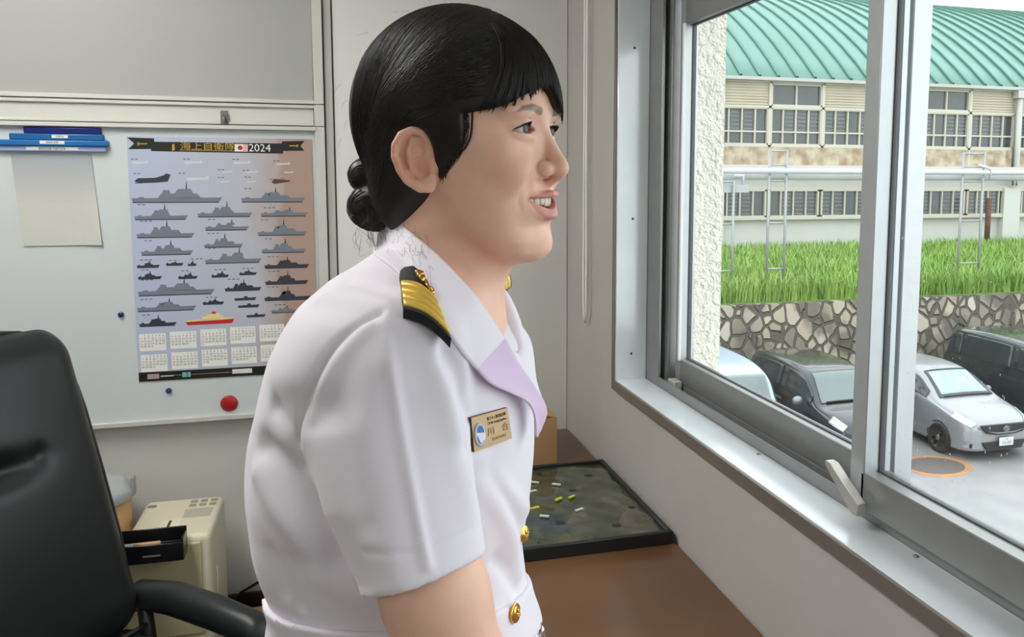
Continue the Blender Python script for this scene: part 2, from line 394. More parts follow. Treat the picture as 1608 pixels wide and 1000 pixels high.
def win_unit(x0,x1,z0,z1,nv,trans,blades,par=hall):
    w=empty('window',((x0+x1)/2-21,.0,z0+1.3)); w.parent=par
    off=Vector(((x0+x1)/2,YF,z0))
    def q(name,bs,m):
        bm=BM()
        for b in bs: box(bm,b[0]-off.x,b[1]-off.x,b[2]-off.y,b[3]-off.y,b[4]-off.z,b[5]-off.z)
        return add(name,bm,m,w)
    q('pane',[(x0+.02,x1-.02,YF+.14,YF+.16,z0+.02,z1-.02)],M_dark)
    fr=[(x0,x0+.07,YF+.02,YF+.14,z0,z1),(x1-.07,x1,YF+.02,YF+.14,z0,z1),(x0,x1,YF+.02,YF+.14,z0,z0+.06),(x0,x1,YF+.02,YF+.14,z1-.06,z1)]
    for k in range(1,nv): 
        xx=x0+(x1-x0)*k/nv; fr.append((xx-.028,xx+.028,YF+.06,YF+.14,z0,z1))
    for t in trans: fr.append((x0,x1,YF+.05,YF+.14,t-.03,t+.03))
    q('window_frame',fr,M_wframe)
    if blades:
        for k in range(nv):
            if (k+int(x0))%nv==0: continue
            bl=[]; zz=blades[0]
            while zz<blades[1]:
                bl.append((x0+(x1-x0)*k/nv+.09,x0+(x1-x0)*(k+1)/nv-.09,YF+.12,YF+.139,zz,zz+.045)); zz+=.15
            q('blades',bl,M_slatg)
    return w
for k in range(len(xs)-1):
    x0,x1=xs[k],xs[k+1]; m6=(k+0)%6
    if m6 in (1,4):
        win_unit(x0+.04,x1-.04,Z_l0+.03,Z_l1-.05,2,[],None)
    else:
        bs=[(x0+.06,x1-.06,YF+.10,YF+.16,Z_l0,Z_l1)]
        o=hp('louvre_panel',bs,M_cream)
        bs=[]
        zz=Z_l0+.06
        while zz<Z_l1-.05:
            bs.append((x0+.07,x1-.07,YF+.055,YF+.10,zz,zz+.045)); zz+=.105
        hp('slats',[(b[0],b[1],b[2],b[3],b[4],b[5]) for b in bs],M_cream)
    win_unit(x0+.04,x1-.04,Z_w0,Z_l0-.04,4,[Z_w0+.5],(Z_w0+.58,Z_l0-.15))
    # lower row
    if k%6!=5 or True: win_unit(x0+.05,x1-.05,-.12,.93,4,[],(-.02,.85))
    if k%6==0: 
        # down pipe with its head box
        bm=BM(); tube(bm,[(x0-21,-.14,Z_e+1.2-.35),(x0-21,-.14,2.4),(x0-21,-.14,Z_slab+1.3+.1)],.13,12)
        box(bm,x0-21-.22,x0-21+.22,-.3,.0,Z_e+1.3-.42,Z_e+1.3-.08)
        add('down_pipe',bm,mat('pale pipe',(214,214,208),0.5),hall)
        hp('pier',[(x0-.42,x0+.42,YF-.05,YF+.24,-1.5,1.0)],M_white)
hp('mullions',[(x-.06,x+.06,YF-.0,YF+.25,Z_w0-.7,Z_l1) for x in xs],M_wframe)
hp('transom',[(XA,XB,YF+.0,YF+.25,Z_l0-.06,Z_l0+.03),(XA,XB,YF+.0,YF+.25,Z_w0-.07,Z_w0),(XA,XB,YF+.0,YF+.25,Z_l1-.04,Z_e)],M_wframe)
# corrugated spandrel, ledge slab
bm=BM(); n=int((XB-XA)/.16)
vv=[[bm.verts.new((XA+i*.16-21,(.05 if i%2 else .0),z+1.3)) for i in range(n)] for z in (Z_s0,Z_w0-.07)]
for i in range(n-1): bm.faces.new((vv[0][i],vv[0][i+1],vv[1][i+1],vv[1][i]))
o=add('spandrel',bm,M_rust,hall); so=o.modifiers.new('S','SOLIDIFY'); so.thickness=.04; so.offset=1
hp('ledge',[(XA,XB,YF-.45,YF+.25,Z_slab,Z_s0)],M_white)
hp('lintel',[(XA,XB,YF+.05,YF+.25,.93,1.08)],M_wframe)
hp('window_sill',[(XA,XB,YF-.02,YF+.25,-.22,-.12)],M_wframe)
# ---- pipe rack in front of the hall
M_pipe=mat('white painted pipe',(226,228,228),0.4,noise=(2,0.05))
M_post=mat('galvanised post',(190,194,194),0.45,0.3)
pr=empty('pipe_rack',(14,20.6,-1.5),0,'white pipelines on slim steel trestles crossing in front of the hall','pipe rack')
bm=BM()
for y,z,r in ((20.35,1.60,.075),(20.62,1.47,.10)): tube(bm,[(2-14,y-20.6,z+1.5),(40-14,y-20.6,z+1.5)],r,14)
add('pipeline',bm,M_pipe,pr)
for i,(xa,xb,y,top,base) in enumerate(((9.35,9.95,20.2,1.35,-1.66),(9.15,9.75,20.9,1.35,-1.6),(11.05,11.55,20.4,2.15,-1.62),(17.05,17.75,20.4,2.15,-1.62),(24.0,24.6,20.4,2.15,-1.62))):
    bm=BM()
    for x in (xa,xb): tube(bm,[(x-14,y-20.6,base+1.5),(x-14,y-20.6,top+1.5)],.036,8)
    for z in ([-.95,.25,1.32] if top<2 else [-.95,.25,1.35,1.75,2.12]): tube(bm,[(xa-14,y-20.6,z+1.5),(xb-14,y-20.6,z+1.5)],.026,8)
    add('trestle',bm,M_post,pr)
bm=BM(); tube(bm,[(10.0-14,-.3,2.98),(10.25-14,-.3,2.98),(10.25-14,-.3,2.75)],.045,10); tube(bm,[(17.5-14,-.3,3.3),(17.9-14,-.3,3.2),(17.9-14,-.3,2.9)],.04,10)
add('branch_pipe',bm,M_pipe,pr)
boxo('valve_box',(9.5-14,10.4-14,-.35,.25,2.55,2.75),mat('sheet canopy',(196,202,202),0.5),pr)
bm=BM(); tube(bm,[(25.75,29.2,-1.4),(25.75,29.2,.6)],.11,10)
tag(add('rusty_pipe',bm,mat('rust',(118,84,66),0.8,noise=(6,0.4))),'rust brown upright pipe in front of the hall pier','pipe')
# ---- painted manhole patch on the asphalt
bm=BM(); lathe(bm,[(.0001,0),(.50,0),(.50,.012),(.0001,.012)],40); 
mh=empty('manhole',(11.05,13.55,ZG),0,'round manhole cover ringed with orange paint beside the silver car','manhole')
bm=BM(); pts=[(math.cos(a)*.72*(1+.05*math.sin(5*a)),math.sin(a)*.60*(1+.06*math.cos(3*a))) for a in [2*math.pi*k/40 for k in range(40)]]
prism(bm,pts,.004); add('paint_ring',bm,mat('orange paint',(226,160,104),0.6,noise=(3,0.3,(190,150,120))),mh)
bm=BM(); pts=[(math.cos(a)*.56,math.sin(a)*.46) for a in [2*math.pi*k/40 for k in range(40)]]
prism(bm,pts,.008); add('cover',bm,mat('iron cover',(128,120,116),0.5,noise=(8,0.15)),mh)
# ================================================================== CARS
def cr(P,t):
    """Catmull-Rom along axis 0 for an array of params t"""
    n=len(P); i=np.clip(np.floor(t).astype(int),0,n-2); f=(t-i)
    p0=P[np.clip(i-1,0,n-1)];p1=P[i];p2=P[i+1];p3=P[np.clip(i+2,0,n-1)]
    f=f.reshape((-1,)+(1,)*(P.ndim-1))
    return .5*((2*p1)+(-p0+p2)*f+(2*p0-5*p1+4*p2-p3)*f*f+(-p0+3*p1-3*p2+p3)*f**3)
def car_ctrl(st):
    A=[]
    for (y,w,zl,zb,wr,zr) in st:
        A.append([(0,y,zl-.02),(w*.90,y,zl),(w,y,zl+(zb-zl)*.30),(w*1.0,y,zl+(zb-zl)*.68),(w*.965,y,zb),((w*.965+wr)/2+.012,y,(zb+zr)/2-.02),(wr,y,zr-.055*min(1,(zr-zb)*2+.3)),(wr*.62,y,zr-.008),(0,y,zr)])
    return np.array(A)
def surf(A,a,b):
    """grid of points; b may run 0..16, the upper half mirrors x"""
    sgn=np.where(b>8,-1.0,1.0); bb=np.where(b>8,16-b,b)
    R=cr(A,a)                      # (na,9,3)
    R=np.transpose(cr(np.transpose(R,(1,0,2)),bb),(1,0,2))
    R=R.copy(); R[:,:,0]*=sgn
    return R
def grid_mesh(G,flip=False,mi=0,bm=None,close=False):
    bm=bm or BM(); na,nb=G.shape[:2]
    vs=[[bm.verts.new(G[i,j]) for j in range(nb)] for i in range(na)]
    for i in range(na-1):
        for j in range(nb-1 if not close else nb):
            q=(vs[i][j],vs[i][(j+1)%nb],vs[i+1][(j+1)%nb],vs[i+1][j])
            f=bm.faces.new(q[::-1] if flip else q); f.material_index=mi; f.smooth=True
    return bm,vs
def patch(A,a0,a1,b0,b1,off=.006,na=14,nb=14,corner=None,th=.01):
    a=np.linspace(0,1,na); b=np.linspace(b0,b1,nb)
    G=np.zeros((na,nb,3))
    for j,bv in enumerate(b):
        f=(j)/(nb-1)
        aa0=a0 if not callable(a0) else a0(f); aa1=a1 if not callable(a1) else a1(f)
        av=aa0+(aa1-aa0)*a
        e=1e-3
        P=surf(A,av,np.array([bv])); Pa=surf(A,av+e,np.array([bv]))-surf(A,av-e,np.array([bv])); Pb=surf(A,av,np.array([min(bv+e,16)]))-surf(A,av,np.array([bv-e]))
        N=np.cross(Pa,Pb); N/=np.linalg.norm(N,axis=2,keepdims=True)+1e-12
        cen=np.array([0,2.0,.75]); s=np.sign(((P-cen)*N).sum(2,keepdims=True)); s[s==0]=1
        G[:,j]=(P+N*s*off)[:,0]
    return G
M_tyre=mat('tyre',(34,34,35),0.8); M_rim=mat('alloy rim',(170,172,176),0.35,0.7)
M_cglass=mat('car glass',(54,62,64),0.08,spec=0.7); M_trim=mat('dark trim',(40,40,42),0.5)
M_lamp_c=mat('headlamp lens',(222,222,214),0.12,0.1,coat=0.5); M_plate=mat('licence plate',(240,240,236),0.4)
M_pltxt=mat('plate green',(40,110,70),0.5)
def make_car(name,loc,L,st,paint,label,ws,win_a,shade=None,plate=None,glass=None,detail=True,rz=0):
    c=empty(name,loc,rz,label,'car','cars parked along the stone wall')
    A=car_ctrl(st); n=len(st)-1
    G=surf(A,np.linspace(0,n,70),np.linspace(0,16,97)[:-1])
    bm,vs=grid_mesh(G,close=True)
    bm.faces.new([v for v in vs[0]]); bm.faces.new([v for v in vs[-1]][::-1])
    bmesh.ops.recalc_face_normals(bm,faces=bm.faces[:])
    add('body',bm,paint,c)
    gl=glass or M_cglass
    def pt(nm,Gp,m,par=None):
        bm,_=grid_mesh(Gp); o=add(nm,bm,m,par or c); s=o.modifiers.new('S','SOLIDIFY'); s.thickness=.012; s.offset=-1; return o
    wsh=pt('windscreen',patch(A,ws[0],ws[1],6.35,9.65,nb=24),gl)
    if shade:
        pt('sun_shade',patch(A,ws[0]+.10*(ws[1]-ws[0]),ws[1]-.08*(ws[1]-ws[0]),6.6,9.4,off=.012,nb=24),shade,wsh)
    bmw=BM(); 
    P=surf(A,np.array([ws[0]+.02]),np.linspace(6.6,9.3,12))[0]; tube(bmw,[Vector(p)+Vector((0,-.02,.02)) for p in P],.014,6); add('wiper',bmw,M_trim,wsh)
    for b0,b1 in ((4.35,5.72),(10.28,11.65)):
        for (wa,wb) in win_a: pt('side_window',patch(A,wa,wb,b0,b1),M_cglass)
    if not detail: 
        pass
    # wheels
    for sx in (-1,1):
        for y in (.80,L-.72):
            w=empty('wheel',(sx*(st[3][1]-.062),y,.30)); w.parent=c
            M=Matrix.Rotation(math.radians(90)*sx,4,'Y')
            bm=BM(); lathe(bm,[(.20,-.09),(.28,-.095),(.30,-.06),(.30,.07),(.28,.098),(.205,.10),(.20,.085)],36,M); add('tyre',bm,M_tyre,w)
            bm=BM(); lathe(bm,[(.02,.088),(.055,.092),(.06,.075)],20,M)
            for k in range(7):
                R=M@Matrix.Rotation(2*math.pi*k/7,4,'Z'); box(bm,.05,.195,-.016,.016,.06,.085,M=R)
            lathe(bm,[(.185,.05),(.20,.088),(.205,.088),(.205,.05)],36,M); add('rim',bm,M_rim,w)
            bm=BM(); lathe(bm,[(.001,.0),(.19,.0),(.19,.03),(.001,.03)],24,M); add('brake_disc',bm,M_trim,w)
            # dark wheel arch lip
            bm=BM(); tube(bm,[(sx*(st[3][1]-.004),y+.335*math.cos(t),.30+.335*math.sin(t)) for t in np.linspace(-.25,math.pi+.25,24)],.022,6); add('wheel_arch',bm,M_trim,c)
    return c,A,pt
silver=mat('silver paint',(178,180,184),0.3,0.35,coat=0.4)
sunsh=mat('foil sun shade',(196,226,222),0.35,0.2,noise=(4,0.1,(170,206,202)))
st_h=[(0.0,.50,.26,.60,.40,.66),(.06,.66,.22,.66,.50,.745),(.22,.78,.19,.72,.62,.82),(.55,.84,.17,.80,.70,.92),(1.0,.85,.17,.90,.72,1.02),(1.38,.85,.17,.95,.64,1.24),(1.78,.85,.17,.96,.58,1.44),(2.4,.85,.17,.97,.58,1.50),(3.2,.85,.18,.98,.57,1.47),(3.65,.82,.22,.98,.54,1.34),(3.86,.76,.30,.90,.50,1.05)]
CX0,CY0=12.50,13.45
c,A,pt=make_car('silver_car',(CX0,CY0,ZG),3.88,st_h,silver,'small silver hatchback with foil shade behind its windscreen',(4.12,5.95),[(4.75,6.9),(7.0,8.6)],shade=sunsh)
for b0,b1 in ((4.0,5.9),(10.1,12.0)):
    pt('headlamp',patch(A,1.25,2.95,b0,b1,off=.006),M_lamp_c)
bm=BM(); prism(bm,[(-.56,.74),(.56,.74),(.42,.58),(.2,.545),(-.2,.545),(-.42,.58)],.06,Matrix(((1,0,0,0),(0,0,1,-.05),(0,1,0,0),(0,0,0,1)))); g=add('grille',bm,M_trim,c)
bm=BM(); prism(bm,[(-.44,.635),(-.2,.575),(.2,.575),(.44,.635),(.2,.60),(-.2,.60)],.03,Matrix(((1,0,0,0),(0,0,1,-.07),(0,1,0,0),(0,0,0,1)))); add('chrome_bar',bm,M_rim,g)
bm=BM()
for rx,rz_ in ((.072,.05),(.040,.03)): tube(bm,[(rx*math.cos(t),-.075,.665+rz_*math.sin(t)) for t in np.linspace(0,2*math.pi,28)],.008,6)
tube(bm,[(-.03,-.075,.64),(.03,-.075,.69)],.009,6)
add('emblem',bm,M_rim,g)
bm=BM(); prism(bm,[(-.50,.40),(.50,.40),(.40,.25),(-.40,.25)],.05,Matrix(((1,0,0,0),(0,0,1,-.045),(0,1,0,0),(0,0,0,1)))); add('lower_intake',bm,M_trim,c)
for s in (-1,1):
    bm=BM(); prism(bm,[(s*.58,.40),(s*.70,.36),(s*.70,.29),(s*.60,.28)],.05,Matrix(((1,0,0,0),(0,0,1,.06),(0,1,0,0),(0,0,0,1)))); add('fog_lamp_recess',bm,M_trim,c)
bm=BM(); box(bm,-.165+.02,.165+.02,-.075,-.055,.325,.49); bevel(add('licence_plate',bm,M_plate,c),.008); pl=c.children[-1]
bm=BM(); add_text(bm,'12-09',.085,Matrix(((1,0,0,.02),(0,0,-1,-.0755),(0,1,0,.385),(0,0,0,1))),sx=1.1); add_text(bm,'500',.04,Matrix(((1,0,0,.02),(0,0,-1,-.0755),(0,1,0,.455),(0,0,0,1)))); add('plate_text',bm,M_pltxt,pl)
for s in (-1,1):
    bm=BM(); bmesh.ops.create_uvsphere(bm,u_segments=16,v_segments=10,radius=1,matrix=Matrix.Translation((s*.95,1.55,1.0))@Matrix.Diagonal((.10,.06,.07,1))); add('mirror',bm,silver,c,smooth=True)
# dark compact left of it
dkp=mat('black paint',(44,46,50),0.2,0.1,coat=0.7)
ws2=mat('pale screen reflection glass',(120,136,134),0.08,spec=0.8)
st_b=[(0.0,.52,.28,.72,.44,.80),(.06,.68,.24,.78,.56,.90),(.22,.79,.2,.84,.64,.98),(.5,.84,.18,.92,.70,1.06),(.85,.85,.18,1.0,.74,1.12),(1.15,.85,.18,1.05,.68,1.36),(1.5,.85,.18,1.06,.63,1.62),(2.3,.85,.18,1.07,.64,1.70),(3.4,.85,.2,1.08,.63,1.68),(3.8,.83,.22,1.07,.60,1.55),(3.95,.78,.3,1.0,.56,1.15)]
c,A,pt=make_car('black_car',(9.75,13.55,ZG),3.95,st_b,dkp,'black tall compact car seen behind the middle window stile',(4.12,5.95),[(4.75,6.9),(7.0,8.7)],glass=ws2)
for b0,b1 in ((4.0,5.9),(10.1,12.0)): pt('headlamp',patch(A,1.25,2.7,b0,b1,off=.006),M_lamp_c)
bm=BM(); box(bm,-.165,.165,-.06,-.04,.36,.525); add('licence_plate',bm,M_plate,c)
bm=BM(); box(bm,-.5,.5,-.03,.03,.62,.74); add('grille',bm,M_trim,c)
for s in (-1,1):
    bm=BM(); bmesh.ops.create_uvsphere(bm,u_segments=16,v_segments=10,radius=1,matrix=Matrix.Translation((s*.98,1.25,1.12))@Matrix.Diagonal((.12,.06,.09,1))); add('mirror',bm,M_rim,c,smooth=True)
    bm=BM(); box(bm,s*.86-.012,s*.86+.012,2.1,2.35,.93,.97); box(bm,s*.86-.012,s*.86+.012,3.1,3.35,.95,.99); add('door_handles',bm,M_rim,c)
# pale blue van
blp=mat('pale blue paint',(190,208,230),0.3,0.05,coat=0.5)
st_v=[(0.0,.60,.3,.78,.52,.92),(.05,.74,.26,.84,.60,1.0),(.14,.82,.22,.92,.66,1.08),(.28,.84,.2,1.0,.70,1.16),(.42,.845,.2,1.05,.72,1.26),(.66,.845,.2,1.12,.70,1.66),(.95,.845,.2,1.16,.70,1.98),(1.7,.845,.2,1.18,.72,2.10),(3.2,.845,.2,1.18,.72,2.10),(3.9,.84,.22,1.18,.71,2.04),(4.1,.82,.3,1.15,.66,1.7)]
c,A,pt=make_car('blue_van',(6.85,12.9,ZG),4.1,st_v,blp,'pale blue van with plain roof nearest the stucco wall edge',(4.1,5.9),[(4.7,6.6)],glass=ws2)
for s in (-1,1):
    bm=BM(); box(bm,s*.98-.10,s*.98+.10,.52,.60,1.02,1.24); bevel(add('mirror',bm,mat('white mirror',(228,232,236),0.4),c),.03,3)
for b0,b1 in ((3.6,4.9),(11.1,12.4)): pt('headlamp',patch(A,.6,2.2,b0,b1,off=.006),M_lamp_c)
# dark green van at the right
dgp=mat('dark green paint',(50,62,62),0.18,0.1,coat=0.8)
st_g=[(0.0,.62,.28,.80,.50,.88),(.06,.76,.24,.86,.60,.98),(.22,.84,.2,.94,.68,1.06),(.5,.87,.18,1.02,.72,1.14),(.85,.875,.18,1.08,.76,1.22),(1.25,.875,.18,1.12,.72,1.52),(1.7,.875,.18,1.14,.70,1.80),(2.6,.875,.2,1.15,.71,1.90),(3.9,.875,.2,1.15,.71,1.89),(4.4,.86,.22,1.14,.68,1.78),(4.6,.82,.3,1.1,.64,1.3)]
c,A,pt=make_car('green_van',(15.3,13.1,ZG),4.6,st_g,dgp,'dark green van at the right behind the silver hatchback',(4.12,5.95),[(4.8,6.7),(6.8,8.0),(8.1,9.1)])
# ================================================================== WALL BOARDS AND WHAT HANGS THERE
M_wb=mat('white board enamel',(206,211,211),0.28,noise=(2,0.03),coat=0.2)
M_ub=mat('upper board face',(164,164,160),0.6,noise=(2,0.03))
M_rail=mat('board rail',(206,205,198),0.4,0.15)
M_raild=mat('hook plate grey',(112,110,102),0.6)  # plain dark grey for the plate of the steel hook
def brd(name,label,cat,x0,x1,z0,z1,M,rails):
    t=empty(name,((x0+x1)/2,YB,(z0+z1)/2),0,label,cat)
    def q(nm,b,m,bev=.0015):
        bm=BM()
        for k in b: box(bm,k[0]-t.location.x,k[1]-t.location.x,k[2]-YB,k[3]-YB,k[4]-t.location.z,k[5]-t.location.z)
        o=add(nm,bm,m,t)
        if bev: bevel(o,bev,1)
        return o
    q('face',[(x0,x1,YB-.03,YB,z0,z1)],M)
    for nm,b in rails: q(nm,[b],M_rail)
    return t,q
BX0,BX1=-1.75,-.022
tb,q=brd('bulletin_board','grey upper board above the pale rail band','board',BX0,BX1,1.722,2.42,M_ub,[('bottom_rail',(BX0,BX1+.004,YB-.040,YB-.0301,1.716,1.728)),('end_post',(BX1,.006,YB-.042,YB,1.716,2.42))])
tw,q=brd('white_board','large white board holding the calendar and magnets','board',BX0,BX1,.818,1.646,M_wb,[('top_rail',(BX0,BX1+.004,YB-.046,YB-.0301,1.640,1.652)),('bottom_rail',(BX0,BX1+.004,YB-.044,YB-.0301,.808,.822)),('end_post',(BX1,.006,YB-.042,YB,.808,1.652))])
tr,q=brd('rail_band','pale horizontal rail band between upper board and white board','rail',BX0,BX1-.001,1.654,1.714,M_rail,[('upper_lip',(BX0,BX1,YB-.038,YB-.0301,1.704,1.7135)),('lower_lip',(BX0,BX1,YB-.038,YB-.0301,1.6545,1.662)),('end_post',(BX1,.006,YB-.042,YB,1.6535,1.7145))])
# metal hook on the band
hk=empty('hook',(-.262,YB-.038,1.672),0,'small steel hook clipped on the pale rail band','hook')
bm=BM(); box(bm,-.010,.010,-.003,.0005,-.018,.020); bevel(add('plate',bm,M_raild,hk),.002)
bm=BM(); tube(bm,[(0,-.003,.006),(0,-.012,.002),(0,-.014,-.008),(0,-.009,-.014)],.003,8); add('prong',bm,M_rim,hk)
# blue document trays
BW=YB-.031
def holder(name,x0,x1,z0,z1,dep,col,label,lab=None):
    m=mat(name+' plastic',col,0.35,spec=0.5)
    t=empty(name,((x0+x1)/2,BW,(z0+z1)/2),0,label,'file holder','blue file holders on the white board')
    bm=BM(); box(bm,x0-t.location.x,x1-t.location.x,-dep,0,z0-t.location.z,z1-t.location.z); bevel(add('holder',bm,m,t),.003,2)
    bm=BM(); box(bm,x0-t.location.x+.004,x1-t.location.x-.004,-dep-.002,-dep+.001,z0-t.location.z+.002,z0-t.location.z+.005); add('lip',bm,m,t)
    if lab:
        bm=BM(); box(bm,lab[0]-t.location.x,lab[1]-t.location.x,-dep-.0012,-dep,lab[2]-t.location.z,lab[3]-t.location.z); l=add('label_strip',bm,mat('label paper',(226,228,228),0.6),t)
        bm=BM(); add_text(bm,lab[4],(lab[3]-lab[2])*.62,Matrix(((1,0,0,(lab[0]+lab[1])/2-t.location.x),(0,0,-1,-dep-.0013),(0,1,0,(lab[2]+lab[3])/2-t.location.z),(0,0,0,1)))); add('label_text',bm,M_trim,l)
    return t
holder('file_holder',-.757,-.573,1.620,1.6385,.010,(10,22,104),'deep navy file holder, topmost of the four on the white board')
holder('file_holder',-.790,-.567,1.603,1.6205,.014,(20,92,150),'mid blue file holder with short label under the navy one',(-.690,-.652,1.609,1.617,'月間予定'))
holder('file_holder',-.900,-.556,1.588,1.6035,.018,(26,104,168),'long blue file holder with wide end, third of the four',(-.718,-.660,1.592,1.6015,'週間予定表'))
holder('file_holder',-.900,-.563,1.573,1.5885,.012,(150,164,204),'pale lilac file holder with long label, lowest of the four',(-.752,-.630,1.5755,1.5855,'教育航空隊 行動予定表'))
# plain grey sheet
bm=BM(); V=[]
for i in range(9):
    for j in range(9):
        u,v=i/8,j/8
        V.append(bm.verts.new((-.792+.19*u+.016*v*(1),-.0006-.010*max(0,u-.6)**2*max(0,v-.5)*8-.002,1.566-.245*v-.006*u*0)))
bm.verts.ensure_lookup_table()
for i in range(8):
    for j in range(8): bm.faces.new((V[i*9+j],V[i*9+j+1],V[(i+1)*9+j+1],V[(i+1)*9+j]))
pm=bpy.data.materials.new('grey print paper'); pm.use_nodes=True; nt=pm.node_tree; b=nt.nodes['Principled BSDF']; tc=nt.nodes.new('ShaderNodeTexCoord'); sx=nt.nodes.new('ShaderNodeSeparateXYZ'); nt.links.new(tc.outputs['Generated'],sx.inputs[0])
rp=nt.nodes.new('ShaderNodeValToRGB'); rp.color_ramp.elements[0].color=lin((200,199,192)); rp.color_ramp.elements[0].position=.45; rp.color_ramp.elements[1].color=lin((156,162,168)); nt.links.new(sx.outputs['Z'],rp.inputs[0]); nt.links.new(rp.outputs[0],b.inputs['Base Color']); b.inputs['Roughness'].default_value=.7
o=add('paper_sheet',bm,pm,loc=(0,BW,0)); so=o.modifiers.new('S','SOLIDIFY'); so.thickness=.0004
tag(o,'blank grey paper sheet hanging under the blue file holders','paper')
# magnets
def magnet(x,z,r,col,label):
    bm=BM(); lathe(bm,[(.0001,0),(r,0),(r,.004),(r*.86,.007),(.0001,.0075)],28,Matrix.Rotation(math.radians(90),4,'X'))
    tag(add('magnet',bm,mat('magnet '+str(col[0]),col,0.35),loc=(x,BW+.0005,z)),label,'magnet','magnets on the white board')
magnet(-.550,1.126,.0075,(24,36,92),'small navy magnet left of the calendar')
magnet(-.438,.902,.0080,(26,58,120),'small blue magnet under the calendar')
magnet(-.280,.854,.0235,(168,24,36),'large round red magnet near the bottom of the white board')
# ---- calendar
CW,CH=.482,.684; CXL,CZT=-.513,1.617
cal=empty('calendar',(CXL+CW/2,BW,CZT-CH/2),0,'2024 wall calendar with rows of ships and aircraft pinned to the white board','calendar')
def cu(x,y):  # crop coordinate of the poster -> local x,z
    u=(x-(50+(y-60)*.0555))/668.; v=(y-60)/900.
    return (u-.5)*CW,(.5-v)*CH
sm=bpy.data.materials.new('calendar sheet'); sm.use_nodes=True; nt=sm.node_tree; b=nt.nodes['Principled BSDF']; tc=nt.nodes.new('ShaderNodeTexCoord'); sx=nt.nodes.new('ShaderNodeSeparateXYZ'); nt.links.new(tc.outputs['Generated'],sx.inputs[0])
nz=nt.nodes.new('ShaderNodeTexNoise'); nz.inputs['Scale'].default_value=4; nt.links.new(tc.outputs['Generated'],nz.inputs['Vector'])
ma=nt.nodes.new('ShaderNodeMath'); ma.operation='MULTIPLY_ADD'; ma.inputs[1].default_value=.35; nt.links.new(nz.outputs['Fac'],ma.inputs[0]); nt.links.new(sx.outputs['X'],ma.inputs[2])
rp=nt.nodes.new('ShaderNodeValToRGB'); rp.color_ramp.elements[0].color=lin((178,186,208)); rp.color_ramp.elements[0].position=.25; rp.color_ramp.elements[1].color=lin((172,146,134)); rp.color_ramp.elements[1].position=1.12
e=rp.color_ramp.elements.new(.80); e.color=lin((184,184,194)); e=rp.color_ramp.elements.new(.97); e.color=lin((176,164,160))
nt.links.new(ma.outputs[0],rp.inputs[0]); nt.links.new(rp.outputs[0],b.inputs['Base Color']); b.inputs['Roughness'].default_value=.35
bm=BM(); box(bm,-CW/2,CW/2,-.0018,-.0006,-CH/2,CH/2); add('sheet',bm,sm,cal)
YP=-.0018
def flat(bm,pts,mi=0,lift=.0004):
    prism(bm,[(x,z) for x,z in pts],lift,Matrix(((1,0,0,0),(0,0,-1,YP),(0,1,0,0),(0,0,0,1))),mi)
def CP(pts): return [cu(x,y) for x,y in pts]
M_ink=mat('black print',(30,29,26),0.4); M_gold=mat('gold print',(196,164,70),0.35,0.3); M_wp=mat('white print',(232,232,226),0.5); M_redp=mat('red print',(190,36,40),0.5)
M_ship=mat('ship grey print',(118,124,136),0.5); M_shipd=mat('dark ship print',(52,56,66),0.5); M_cream_p=mat('cream print',(232,214,150),0.5)
bm=BM()
flat(bm,CP([(135,78),(610,78),(612,116),(135,112)]),0)
flat(bm,CP([(52,64),(145,66),(147,104),(56,106),(76,85)]),0,.0003); flat(bm,CP([(606,70),(692,67),(676,86),(692,104),(606,106)]),0,.0003)
hb=add('header_banner',bm,[M_ink],cal)
bm=BM()
def ctext(s,x,y,size,mi,sx=1.0):
    X,Z=cu(x,y); add_text(bm,s,size,Matrix(((1,0,0,X),(0,0,-1,YP-.0004),(0,1,0,Z),(0,0,0,1))),mi,sx=sx)
ctext('海上自衛隊',335,94,.0235,0,1.22); ctext('2024',524,97,.030,1)
flat(bm,CP([(432,82),(480,82),(480,110),(432,110)]),1,.0006)
X,Z=cu(452,96); flat(bm,[(X+.0065*math.cos(t),Z+.0065*math.sin(t)) for t in np.linspace(0,2*math.pi,20)[:-1]],2,.0009)
for k in range(5): flat(bm,CP([(462,84+k*5.4),(479,83+k*5.6),(479,85.5+k*5.6),(462,86+k*5.4)]),2,.0008)
for ax,s in ((105,-1),(650,1)):
    flat(bm,CP([(ax-16,84),(ax+16,84),(ax+16,88),(ax-16,88)]),0,.0006); flat(bm,CP([(ax+s*14,78),(ax+s*19,86),(ax+s*14,94),(ax+s*11,86)]),0,.0006)
flat(bm,CP([(208,88),(216,84),(218,108),(208,110)]),0,.0006); flat(bm,CP([(235,106),(430,107),(430,109),(235,108)]),0,.0006)
add('header_print',bm,[M_gold,M_wp,M_redp],hb)
